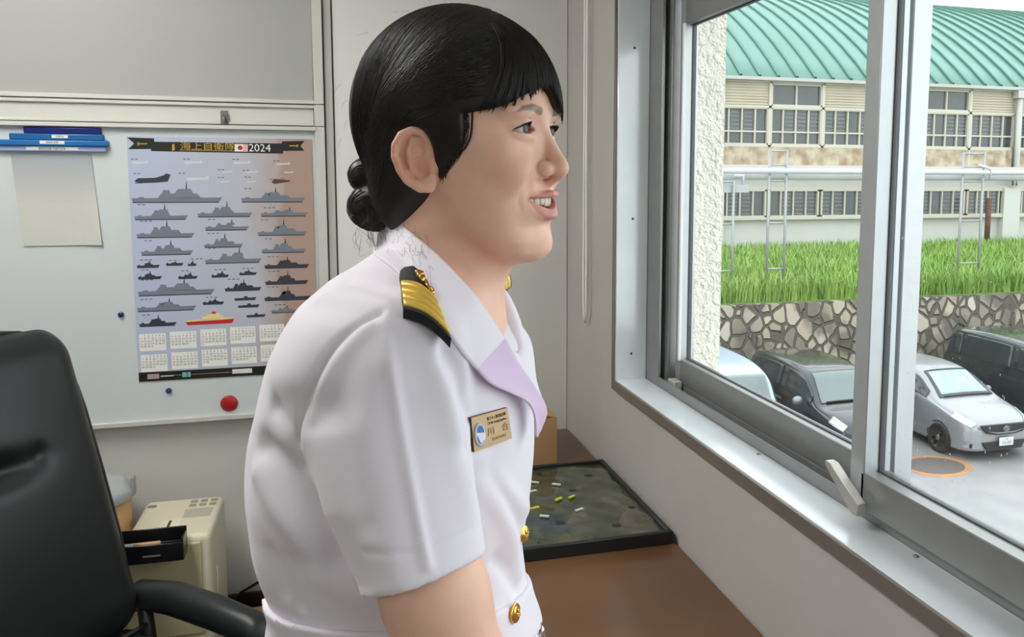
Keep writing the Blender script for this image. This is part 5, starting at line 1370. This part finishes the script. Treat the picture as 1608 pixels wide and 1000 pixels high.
# smooth resample
zz=np.linspace(TZ[0],TZ[-1],120); tt=np.interp(zz,TZ,np.arange(len(TZ)))
TBs,TFs,TWs=[cr(x[:,None],tt)[:,0] for x in (TB,TF,TW)]
def torso(p,off=0.0):
    q=p-TO; f=q@Ft; s=q@St; z=p[:,2]; zc_=np.clip(z,zz[0],zz[-1])
    fb=np.interp(zc_,zz,TBs)-off; ff=np.interp(zc_,zz,TFs)+off; w=np.interp(zc_,zz,TWs)+off
    c=(fb+ff)/2; h=(ff-fb)/2; P_=2.12
    g=((np.abs(f-c)/h)**P_+(np.abs(s)/w)**P_)**(1/P_)
    d=(g-1)*np.minimum(h,w)*.9
    d=smax(d,z-zz[-1],.02); d=np.maximum(d,zz[0]-z)
    return d
SA,SB=A3(632,515,.728),A3(664,905,.700)
ST=np.array([-.2,0,.15,.4,.7,1.0]); SF_=np.array([.030,.047,.056,.069,.064,.0525]); SL_=np.array([.02,.040,.051,.056,.056,.053]); SO_=np.array([0,0,-.004,-.021,-.016,0.0])
def sleeve(p):
    ax=SB-SA; L=np.linalg.norm(ax); ax=ax/L; q=p-SA; t=(q@ax)/L
    fd=Ft-ax*(Ft@ax); fd/=np.linalg.norm(fd); ld=np.cross(fd,ax); ld=ld if ld@St>0 else -ld
    tc_=np.clip(t,-.2,1.1); wf=np.interp(tc_,ST,SF_); wl=np.interp(tc_,ST,SL_); fo=np.interp(tc_,ST,SO_)
    f=q@fd-fo; l=q@ld; af=np.abs(f)/wf; al=np.abs(l)/wl
    pp=np.where(l>0,1.55,2.0)                 # pressed ridge faces the room
    g=(af**pp+al**pp)**(1/pp); d=(g-1)*np.minimum(wf,wl)*.92
    cn=ax*.94+(.20*r0); cn/=np.linalg.norm(cn)
    d=smax(d,(p-SB)@cn,.003)
    d=smax(d,-(t+.13)*L,.03)
    # hollow at the cuff
    inn=(g-1)*np.minimum(wf,wl)*.92+.0062; hol=np.maximum(inn,-((p-SB)@cn)-.014)
    return d,hol
FA,FB=A3(722,515,1.0),A3(742,870,1.04)
def shirt_sdf(p):
    d=torso(p)
    yoke=chain(p,[A3(652,540,.756),A3(700,505,.865),A3(735,508,.975)],[.040,.056,.044]); d=smin(d,yoke,.035)
    sl,hol=sleeve(p)
    k=np.interp(p[:,2],[1.10,1.22,1.30,1.40],[.002,.002,.008,.022])
    d=smin(d,sl,k); d=np.maximum(d,-hol)
    fs_=cap(p,FA,FB,.049,.052); fs_=np.maximum(fs_,(p-FB)@(np.array([0,0,-1.0]))); d=smin(d,fs_,.02)
    # neck opening
    d=smax(d,-cap(p,A3(712,330,.86),A3(697,440,.866),.066,.058),.008)
    d=smax(d,-cap(p,A3(735,425,.80),A3(788,522,.795),.034,.026),.010)
    d=smax(d,-cap(p,A3(752,425,.85),A3(800,520,.842),.034,.022),.010)
    return d
gx=np.arange(-.36,.30,.0030); gy=np.arange(.56,1.16,.0030); gz=np.arange(zz[0]-.01,1.50,.0030)
Vs,Fs=nets(shirt_sdf,gx,gy,gz); Vs,Fs=keep_largest(Vs,Fs); Vs=relax(Vs,Fs,3,.5)
def bvh_of(V,Fq): return BVHTree.FromPolygons([tuple(x) for x in V.tolist()],[tuple(x) for x in Fq.tolist()])
bv=bvh_of(Vs,Fs)
def hit(x,y,tree=None):
    d=(at(x,y,1.0)-CAM).normalized(); r=(tree or bv).ray_cast(CAM,d)
    return (nv(r[0]),nv(r[1])) if r[0] is not None else (None,None)
def vnormals(V,Fq):
    n=np.cross(V[Fq[:,2]]-V[Fq[:,0]],V[Fq[:,3]]-V[Fq[:,1]]); N=np.zeros_like(V)
    for c in range(4): np.add.at(N,Fq[:,c],n)
    return N/(np.linalg.norm(N,axis=1,keepdims=True)+1e-12)
Ns=vnormals(Vs,Fs)
if ((Vs-TO)*Ns).sum(1).mean()<0: Ns=-Ns
def dseg(V,pts):
    best=np.full(len(V),9.0)
    for i in range(len(pts)-1):
        a=pts[i];b=pts[i+1];ab=b-a; t=np.clip(((V-a)@ab)/(ab@ab+1e-12),0,1); best=np.minimum(best,np.linalg.norm(V-a-t[:,None]*ab,axis=1))
    return best
FOLDS=[ # photo polyline, amplitude mm, spread mm
 ([(596,494),(560,510),(522,548),(492,600),(472,650),(464,695)],-3.0,4.0),
 ([(602,500),(575,518),(540,556),(512,604),(494,652)],2.0,7),
 ([(603,512),(618,600),(641,740),(671,888)],2.4,4.5),
 ([(703,562),(722,610),(732,660),(735,700)],-4.0,8),
 ([(680,560),(700,610),(716,680)],2.5,10),
 ([(415,700),(450,742),(490,800),(530,880)],-6,13),
 ([(408,745),(440,800),(480,850)],4,14),
 ([(430,640),(452,680),(468,730)],-4,9),
 ([(425,868),(437,900),(445,928)],-2,8),
 ([(452,880),(462,925),(470,950)],-2,7),
 ([(500,905),(560,940),(620,960)],3,12),
 ([(748,718),(778,748),(806,778),(828,800)],2.2,9),
 ([(752,760),(785,800),(805,850),(812,900)],3.0,11),
 ([(765,735),(795,790),(820,835)],-2.2,8),
 ([(778,880),(798,900),(812,925)],-3.5,9),
 ([(545,440),(590,452),(635,468)],-2.6,9),
 ([(510,470),(555,470),(600,480)],2.2,10),
 ([(700,545),(724,590),(738,650)],-3.0,6),
 ([(520,640),(545,720),(575,820)],-2.2,14),
 ([(690,620),(715,700),(738,790)],2.0,14),
 ([(570,868),(640,868),(700,852),(752,826)],-.7,3.0),
]
for pl,am,sg in FOLDS:
    pts=[]
    q=cr(np.array(pl,float),np.linspace(0,len(pl)-1,14))
    for x,y in q:
        h_,_n=hit(x,y)
        if h_ is not None: pts.append(h_)
    if len(pts)>1:
        dd=dseg(Vs,pts); Vs=Vs+Ns*(am*1.45/1000*np.exp(-(dd/(sg/1000))**2))[:,None]
# soft waviness of the cloth
wv=np.sin(Vs@np.array([38,21,-30.])+1.3*np.sin(Vs@np.array([-11,33,17.])))*np.sin(Vs@np.array([9,-27,35.])+2*np.sin(Vs@np.array([15,9,-12.])))
Vs=Vs+Ns*(.0011*wv)[:,None]
bv=bvh_of(Vs,Fs)
def cloth(name,rgb,fac=1):
    m=bpy.data.materials.new(name); m.use_nodes=True; nt=m.node_tree; b=nt.nodes['Principled BSDF']
    b.inputs['Base Color'].default_value=lin(rgb); b.inputs['Roughness'].default_value=.72; b.inputs['Specular IOR Level'].default_value=.25
    b.inputs['Sheen Weight'].default_value=.15; b.inputs['Sheen Roughness'].default_value=.5
    tc=nt.nodes.new('ShaderNodeTexCoord'); w1=nt.nodes.new('ShaderNodeTexNoise'); w1.inputs['Scale'].default_value=900; w1.inputs['Detail'].default_value=2
    nt.links.new(tc.outputs['Object'],w1.inputs['Vector'])
    bp=nt.nodes.new('ShaderNodeBump'); bp.inputs['Strength'].default_value=.12; bp.inputs['Distance'].default_value=.0003; nt.links.new(w1.outputs['Fac'],bp.inputs['Height']); nt.links.new(bp.outputs[0],b.inputs['Normal'])
    return m
M_cloth=cloth('white uniform twill',(232,227,236)); M_lilac_shade=cloth('facing with painted lilac shade',(216,194,222))  # lapel facing: lilac cast of its shade put into the white cloth colour
shirt=child('jacket',np_mesh('jacket',Vs,Fs),M_cloth,person); tag(shirt,'white short sleeved uniform jacket')
def sub(name,bm,m,parent,smooth=True):
    o=add(name,bm,m,parent,smooth=smooth)
    # parents carry no transform besides the person's offset
    p=parent; 
    o.matrix_parent_inverse=Matrix.Translation(-Vector(PB)) if parent is person else Matrix.Identity(4)
    return o
def sheet(name,c1,c2,m,parent,nu=40,nv_=14,bulge=.004,th=.0016,lift=.0025,clamp=True):
    P1=cr(np.array(c1,float),np.linspace(0,len(c1)-1,nu)); P2=cr(np.array(c2,float),np.linspace(0,len(c2)-1,nu))
    G=np.zeros((nu,nv_,3))
    for j in range(nv_):
        t=j/(nv_-1); P_=P1*(1-t)+P2*t
        for i in range(nu):
            x,y,D_=P_[i]; D_-=bulge*math.sin(math.pi*t)
            if clamp:
                h_,_n=hit(x,y)
                if h_ is not None:
                    dh=float((Vector(h_)-CAM).dot(C_F)); 
                    if dh<D_+lift: D_=dh-lift
            G[i,j]=A3(x,y,D_)
    # ease the depth jumps
    for _ in range(6):
        H=G.copy(); H[1:-1,1:-1]=(G[:-2,1:-1]+G[2:,1:-1]+G[1:-1,:-2]+G[1:-1,2:])/4; G=.5*G+.5*H
    bm,_=grid_mesh(G); bmesh.ops.recalc_face_normals(bm,faces=bm.faces[:])
    o=sub(name,bm,m,parent); s=o.modifiers.new('S','SOLIDIFY'); s.thickness=th; s.offset=0
    return o
near_in=[(602,341,.905),(626,351,.838),(656,374,.798),(695,409,.777),(735,451,.766),(757,478,.768),(793,532,.775)]
near_out=[(586,398,.905),(620,424,.80),(655,462,.745),(690,505,.718),(714,538,.715),(732,562,.716),(748,580,.722)]
sheet('collar',near_in,near_out,M_cloth,shirt,bulge=.007)
sheet('collar',[(602,341,.905),(640,352,.955),(700,395,.965),(745,430,.93),(764,461,.872)],[(586,398,.912),(640,405,.985),(710,425,.995),(765,438,.955),(779,441,.90)],M_cloth,shirt,clamp=False)
sheet('collar',[(764,461,.866),(776,490,.858),(791,533,.842)],[(778,441,.896),(795,474,.896),(812,503,.893)],M_cloth,shirt,clamp=False,bulge=.003)
sheet('lapel',[(789,528,.846),(812,570,.836),(836,606,.836),(852,630,.842)],[(809,500,.893),(833,536,.892),(842,598,.875),(853,632,.850)],M_cloth,shirt,clamp=False,bulge=.003)
sheet('lapel',[(793,531,.777),(815,572,.80),(838,605,.817),(858,642,.828),(851,670,.822),(844,686,.812)],[(746,577,.722),(770,602,.742),(800,616,.765),(827,630,.785),(839,652,.80),(842,686,.809)],M_lilac_shade,shirt,bulge=-.004)
# fine curled hairs of the nape lying over the collar
Rn=np.random.default_rng(23); bm=BM()
Pi=cr(np.array(near_in,float),np.linspace(0,len(near_in)-1,60)); Po=cr(np.array(near_out,float),np.linspace(0,len(near_out)-1,60))
def colp(a,t):
    i=min(max(a,0),1)*59; k=int(i); k2=min(k+1,59); f_=i-k; A=Pi[k]*(1-f_)+Pi[k2]*f_; B=Po[k]*(1-f_)+Po[k2]*f_; q=A*(1-t)+B*t
    return q
for k in range(48):
    a=Rn.uniform(.0,.42)**1.0; t=Rn.uniform(-.02,.45); pts=[]; an=Rn.uniform(0,6.28); cu_=Rn.uniform(-.9,.9); st=Rn.uniform(.010,.022)
    for j in range(9):
        q=colp(a,t); h_,_n=hit(q[0],q[1]); D_=q[2]-.007*math.sin(math.pi*min(max(t,0),1))-.0035
        if h_ is not None: D_=min(D_,float((Vector(h_)-CAM).dot(C_F))-.005)
        pts.append(Vector(A3(q[0],q[1],D_))); a+=st*math.cos(an)*.5; t+=st*2.2*math.sin(an); an+=cu_*.45
    tube(bm,pts,[.00010]*8+[.00005],4)
o=sub('collar_hairs',bm,M_hair,hair); tag(o,kind='stuff')
# ---- shoulder boards
M_bblk=mat('board black cloth',(24,22,26),.75); M_gold=mat('gold braid',(226,190,84),.38,.35,bump=(1400,.4,.0004)); M_goldm=mat('gold metal',(224,176,92),.22,.9)
def board(corners,label):
    """corners: inner-left, inner-right, outer-right, outer-left"""
    C=[nv(at(*c)) for c in corners]
    def P_(u,v,h): 
        b=(C[0]*(1-u)+C[1]*u)*(1-v)+(C[3]*(1-u)+C[2]*u)*v
        return b+n_*(h+.0055*math.sin(math.pi*u)*(1)-.002)
    n_=np.cross(C[1]-C[0],C[3]-C[0]); n_/=np.linalg.norm(n_); n_=n_ if n_[2]>0 else -n_
    nu,nvv=18,26; bm=BM()
    def col(v):   # rounded inner end
        return max(.08,min(1,math.sqrt(max(0,1-(1-min(1,v/.16))**2))))
    top=[];bot=[]
    for j in range(nvv):
        v=j/(nvv-1); k=col(v); top.append([bm.verts.new(P_(.5+(u-.5)*k,v,.0)) for u in np.linspace(0,1,nu)]); bot.append([bm.verts.new(P_(.5+(u-.5)*k,v,-.0085)) for u in np.linspace(0,1,nu)])
    for j in range(nvv-1):
        for i in range(nu-1):
            bm.faces.new((top[j][i],top[j][i+1],top[j+1][i+1],top[j+1][i])); bm.faces.new((bot[j][i],bot[j+1][i],bot[j+1][i+1],bot[j][i+1]))
        for i in (0,nu-1): bm.faces.new((top[j][i],top[j+1][i],bot[j+1][i],bot[j][i]))
    for j in (0,nvv-1):
        for i in range(nu-1): bm.faces.new((top[j][i],top[j][i+1],bot[j][i+1],bot[j][i]))
    bmesh.ops.recalc_face_normals(bm,faces=bm.faces[:])
    b=sub('shoulder_board',bm,M_bblk,person); tag(b,label); autosmooth(b,45)
    for k in range(4):
        v0_=.40+k*.142; v1_=v0_+.108; bm=BM(); rr=[]
        for j,(v,h) in enumerate(((v0_,-.0005),(v0_+.012,.0013),((v0_+v1_)/2,.0017),(v1_-.012,.0013),(v1_,-.0005))):
            rr.append([bm.verts.new(P_(u,v,h)) for u in np.linspace(-.006,1.006,nu)])
        for j in range(4):
            for i in range(nu-1): bm.faces.new((rr[j][i],rr[j][i+1],rr[j+1][i+1],rr[j+1][i]))
        for i in (0,nu-1): pass
        o=sub('stripe',bm,M_gold,b); s=o.modifiers.new('S','SOLIDIFY'); s.thickness=.001; s.offset=-1
    # cherry blossom over an anchor
    bm=BM()
    def L(u,v,h=.0018): return Vector(P_(u,v,h))
    for k in range(5):
        a=2*math.pi*k/5; 
        tube(bm,[L(.60,.22),L(.60+.085*math.cos(a),.22+.05*math.sin(a),.004),L(.60+.15*math.cos(a),.22+.088*math.sin(a),.002)],[.0015,.0031,.0012],8,flat=.6)
    tube(bm,[L(.72,.26),L(.90,.335)],.0016,8); tube(bm,[L(.80,.37),L(.92,.36),L(.95,.29),L(.93,.24)],[.0012,.002,.002,.001],8); tube(bm,[L(.70,.22),L(.78,.20)],.0014,8)
    o=sub('emblem',bm,M_goldm,b); tag(o,kind=None)
    return b
board([(627,415,.764),(671,432,.752),(709,528,.682),(635,481,.686)],'near shoulder board, black with gold stripes')
board([(752,440,.90),(772,466,.90),(805,449,.99),(790,424,.99)],'far shoulder board, black with gold stripes')
# ---- belt with gilt button
def belt_sdf(p):
    s=(p-TO)@St; zt=p[:,2]-.20*s; t_=torso(p)
    zc0=BZ; d=np.maximum(np.abs(t_-.0015)-.0035,np.abs(zt-(zc0-.0225))-.0225); return d
BZ=float(A3(433,929,.86)[2])
gx2=np.arange(-.30,.22,.0026); gy2=np.arange(.62,1.10,.0026); gz2=np.arange(BZ-.09,BZ+.05,.0026)
Vb,Fb=nets(belt_sdf,gx2,gy2,gz2); Vb=relax(Vb,Fb,4,.5)
belt=sub('belt',np_mesh('belt',Vb,Fb),M_cloth,person)
bvb=bvh_of(np.concatenate([Vs,Vb]),np.concatenate([Fs,Fb+len(Vs)]))
def button(x,y,r,parent,nudge=None):
    h_,n=hit(x,y,bvb)
    if h_ is None: h_,n=hit(x-4,y,bvb)
    n=Vector(n); n=n if n.dot(CAM-Vector(h_))>0 else -n
    if nudge is not None: n=Vector(nudge).normalized()
    Mx=Matrix.Translation(Vector(h_)+n*.0005)@Vector((0,0,1)).rotation_difference(n).to_matrix().to_4x4()
    bm=BM(); lathe(bm,[(.0001,0),(r*.9,0),(r,r*.12),(r*.93,r*.28),(r*.80,r*.26),(r*.55,r*.40),(.0001,r*.46)],28,Mx)
    for k in range(5):
        a=2*math.pi*k/5; tube(bm,[Mx@Vector((0,0,r*.46)),Mx@Vector((r*.3*math.cos(a),r*.3*math.sin(a),r*.52)),Mx@Vector((r*.55*math.cos(a),r*.55*math.sin(a),r*.40))],[r*.06,r*.12,r*.05],6)
    o=sub('button',bm,M_goldm,parent); tag(o,'gilt button'); return o
button(806,962,.0095,belt)
button(821,838,.0085,shirt,(r0*.86-v0*.5+np.array([0,0,.1])))
# ---- name tag
hs=[hit(x,y,bvb)[0] for x,y in ((740,657),(797,641),(803,688),(745,709))]
cN=sum(hs)/4; n_=np.cross(hs[2]-hs[0],hs[1]-hs[3]); n_/=np.linalg.norm(n_); n_=n_ if n_@(nv(CAM)-cN)>0 else -n_
cs=[]
for x,y in ((740,656),(797,640),(804,688),(745,710)):
    d_=nv((at(x,y,1.0)-CAM).normalized()); t_=((cN+n_*.004-nv(CAM))@n_)/(d_@n_); cs.append(nv(CAM)+d_*t_)
def TP(u,v,h=0): 
    return Vector((cs[0]*(1-u)+cs[1]*u)*(1-v)+(cs[3]*(1-u)+cs[2]*u)*v+n_*h)
bm=BM()
for h0,h1,mi in ((-.003,0,0),):
    vs=[[bm.verts.new(TP(u,v,h)) for u,v in ((0,0),(1,0),(1,1),(0,1))] for h in (h0,h1)]
    bm.faces.new(vs[1]).material_index=0
    f_=bm.faces.new(vs[0][::-1]); f_.material_index=1
    for i in range(4): f_=bm.faces.new((vs[0][i],vs[0][(i+1)%4],vs[1][(i+1)%4],vs[1][i])); f_.material_index=1
bmesh.ops.recalc_face_normals(bm,faces=bm.faces[:])
ntag=sub('name_tag',bm,[mat('tag gold plate',(208,178,136),.35,.25),mat('tag edge',(70,48,42),.5)],person,smooth=False); tag(ntag,'gold coloured name tag with round crest')
wT=(cs[1]-cs[0]+cs[2]-cs[3])/2; hT=(cs[0]-cs[3]+cs[1]-cs[2])/2; W_=np.linalg.norm(wT); H_=np.linalg.norm(hT)
def tmat(u,v,h=.0002): 
    o=TP(u,v,h); a=Vector(wT/W_); b=Vector(hT/H_); c=Vector(n_)
    return Matrix(((a.x,b.x,c.x,o.x),(a.y,b.y,c.y,o.y),(a.z,b.z,c.z,o.z),(0,0,0,1)))
bm=BM(); 
add_text(bm,'第２０１教育航空隊',H_*.115,tmat(.66,.17),0,extr=.0001,sx=W_/H_*.50); add_text(bm,'CO 201 Training Squadron',H_*.11,tmat(.66,.31),0,extr=.0001,sx=W_/H_*.42)
add_text(bm,'川　合',H_*.26,tmat(.66,.57),1,extr=.0001,sx=1.3); add_text(bm,'KAWAI',H_*.13,tmat(.66,.82),1,extr=.0001,sx=1.5)
sub('tag_text',bm,[mat('tag dark text',(74,54,34),.5),mat('tag brown text',(128,98,62),.5)],ntag,smooth=False)
bm=BM()
def disc(r,h,mi,du=0,dv=0,a0=0,a1=2*math.pi):
    pts=[(.16*0+math.cos(t)*r*W_*.125/ .125*.14+du*W_,math.sin(t)*r*H_*.36+dv*H_) for t in np.linspace(a0,a1,40)[:-1]]
    prism(bm,pts,h,tmat(.165,.55,0),mi)
disc(1.0,.0012,0); disc(.86,.0016,1); disc(.66,.0019,2,0,.05,.0,3.0); disc(.62,.0019,2,-.01,-.05,2.8,4.6); disc(.45,.0021,3,.02,-.13,3.9,6.0)
sub('crest',bm,[mat('crest silver',(186,186,190),.25,.6),mat('crest white',(226,228,234),.4),mat('crest blue',(64,112,182),.4),mat('crest grey',(196,190,184),.4)],ntag,smooth=False)
# ---- watch bracelet on the far wrist
bm=BM(); ax_=(HNDF-WRF); ax_/=np.linalg.norm(ax_); wc=WRF+ax_*.012; n1,n2=frame_of(Vector(ax_))
for k in range(22):
    a=2*math.pi*k/22; c=Vector(wc)+(n1*math.cos(a)+n2*math.sin(a))*.0315
    t_=bmesh.ops.create_uvsphere(bm,u_segments=8,v_segments=6,radius=.0052,matrix=Matrix.Translation(c)@Matrix.Diagonal((1,1,1.5,1)))
br=sub('bracelet',bm,mat('silver bracelet',(190,186,180),.25,.85),person); tag(br,'silver beaded bracelet on the far wrist',kind='stuff')
# ---- trousers and shoes (below the frame)
def leg_sdf(p):
    d=None
    hipc=A3(625,1150,.85)
    for sgn in (1,-1):
        h=np.array([hipc[0],hipc[1],.92])+St*.085*sgn; kn=np.array([hipc[0],hipc[1],.48])+St*.085*sgn+Ft*.02; an=np.array([hipc[0],hipc[1],.09])+St*.085*sgn
        e=chain(p,[h,kn,an],[.092,.075,.068]); d=e if d is None else smin(d,e,.03)
    d=smin(d,ell(p,(hipc[0],hipc[1],.93),(.135,.15,.10)),.05)
    d=np.maximum(d,p[:,2]-1.0); d=np.maximum(d,.05-p[:,2]); return d
hipc=A3(625,1150,.85)
Vt,Ft_q=nets(leg_sdf,np.arange(hipc[0]-.25,hipc[0]+.25,.008),np.arange(hipc[1]-.28,hipc[1]+.28,.008),np.arange(.03,1.04,.008))
Vt,Ft_q=keep_largest(Vt,Ft_q)
sub('trousers',np_mesh('trousers',Vt,Ft_q),M_cloth,person)
for sgn in (1,-1):
    c=np.array([hipc[0],hipc[1],0])+St*.085*sgn
    bm=BM(); bmesh.ops.create_uvsphere(bm,u_segments=24,v_segments=14,radius=1)
    for v in bm.verts:
        x,y,z=v.co; zz_=max(z,-.0)*.075 if z>0 else 0
        k=1-.25*max(0,x); v.co=Vector(c+Ft*(.045+x*.125)+St*(y*.042*k)+np.array([0,0,zz_*(1-.35*max(0,x))]))
    sub('shoe',bm,mat('white shoe',(226,224,222),.4),person)
# outside colours all darkened alike to offset the stronger sky that lights the room
EXT=.62
_done=set()
def _scale(m):
    if m is None or m.name in _done or not m.use_nodes: return
    _done.add(m.name)
    def sc(c): return (c[0]*EXT,c[1]*EXT,c[2]*EXT,c[3])
    for n in m.node_tree.nodes:
        if n.type=='BSDF_PRINCIPLED' and not n.inputs['Base Color'].is_linked: n.inputs['Base Color'].default_value=sc(n.inputs['Base Color'].default_value)
        if n.type=='MIX' and n.data_type=='RGBA':
            for k in (6,7):
                if not n.inputs[k].is_linked: n.inputs[k].default_value=sc(n.inputs[k].default_value)
        if n.type=='VALTORGB' and m.name=='field stone' and len(n.color_ramp.elements)>2:
            for e in n.color_ramp.elements: e.color=sc(e.color)
for o in bpy.data.objects:
    r=o
    while r.parent: r=r.parent
    if r.name.split('.')[0] in ('ground','stone_wall','grass','hall_building','pipe_rack','rusty_pipe','manhole','silver_car','black_car','blue_van','green_van') and o.type=='MESH':
        for m in o.data.materials: _scale(m)
# ================================================================== LIGHT
w=bpy.data.worlds.new('sky'); SC.world=w; w.use_nodes=True; nt=w.node_tree
bg=nt.nodes['Background']
tc=nt.nodes.new('ShaderNodeTexCoord'); sp=nt.nodes.new('ShaderNodeSeparateXYZ'); nt.links.new(tc.outputs['Generated'],sp.inputs[0])
rp=nt.nodes.new('ShaderNodeValToRGB'); rp.color_ramp.elements[0].position=0.0; rp.color_ramp.elements[0].color=(.96,.99,1.0,1)
rp.color_ramp.elements[1].position=0.8; rp.color_ramp.elements[1].color=(.90,.96,1.0,1)
nt.links.new(sp.outputs['Z'],rp.inputs['Fac']); nt.links.new(rp.outputs['Color'],bg.inputs['Color'])
bg.inputs['Strength'].default_value=3.1
vs=SC.view_settings; SC.display_settings.display_device='sRGB'
vs.view_transform='Standard'; vs.look='None'; vs.gamma=1.0; vs.exposure=0.0; vs.use_curve_mapping=False
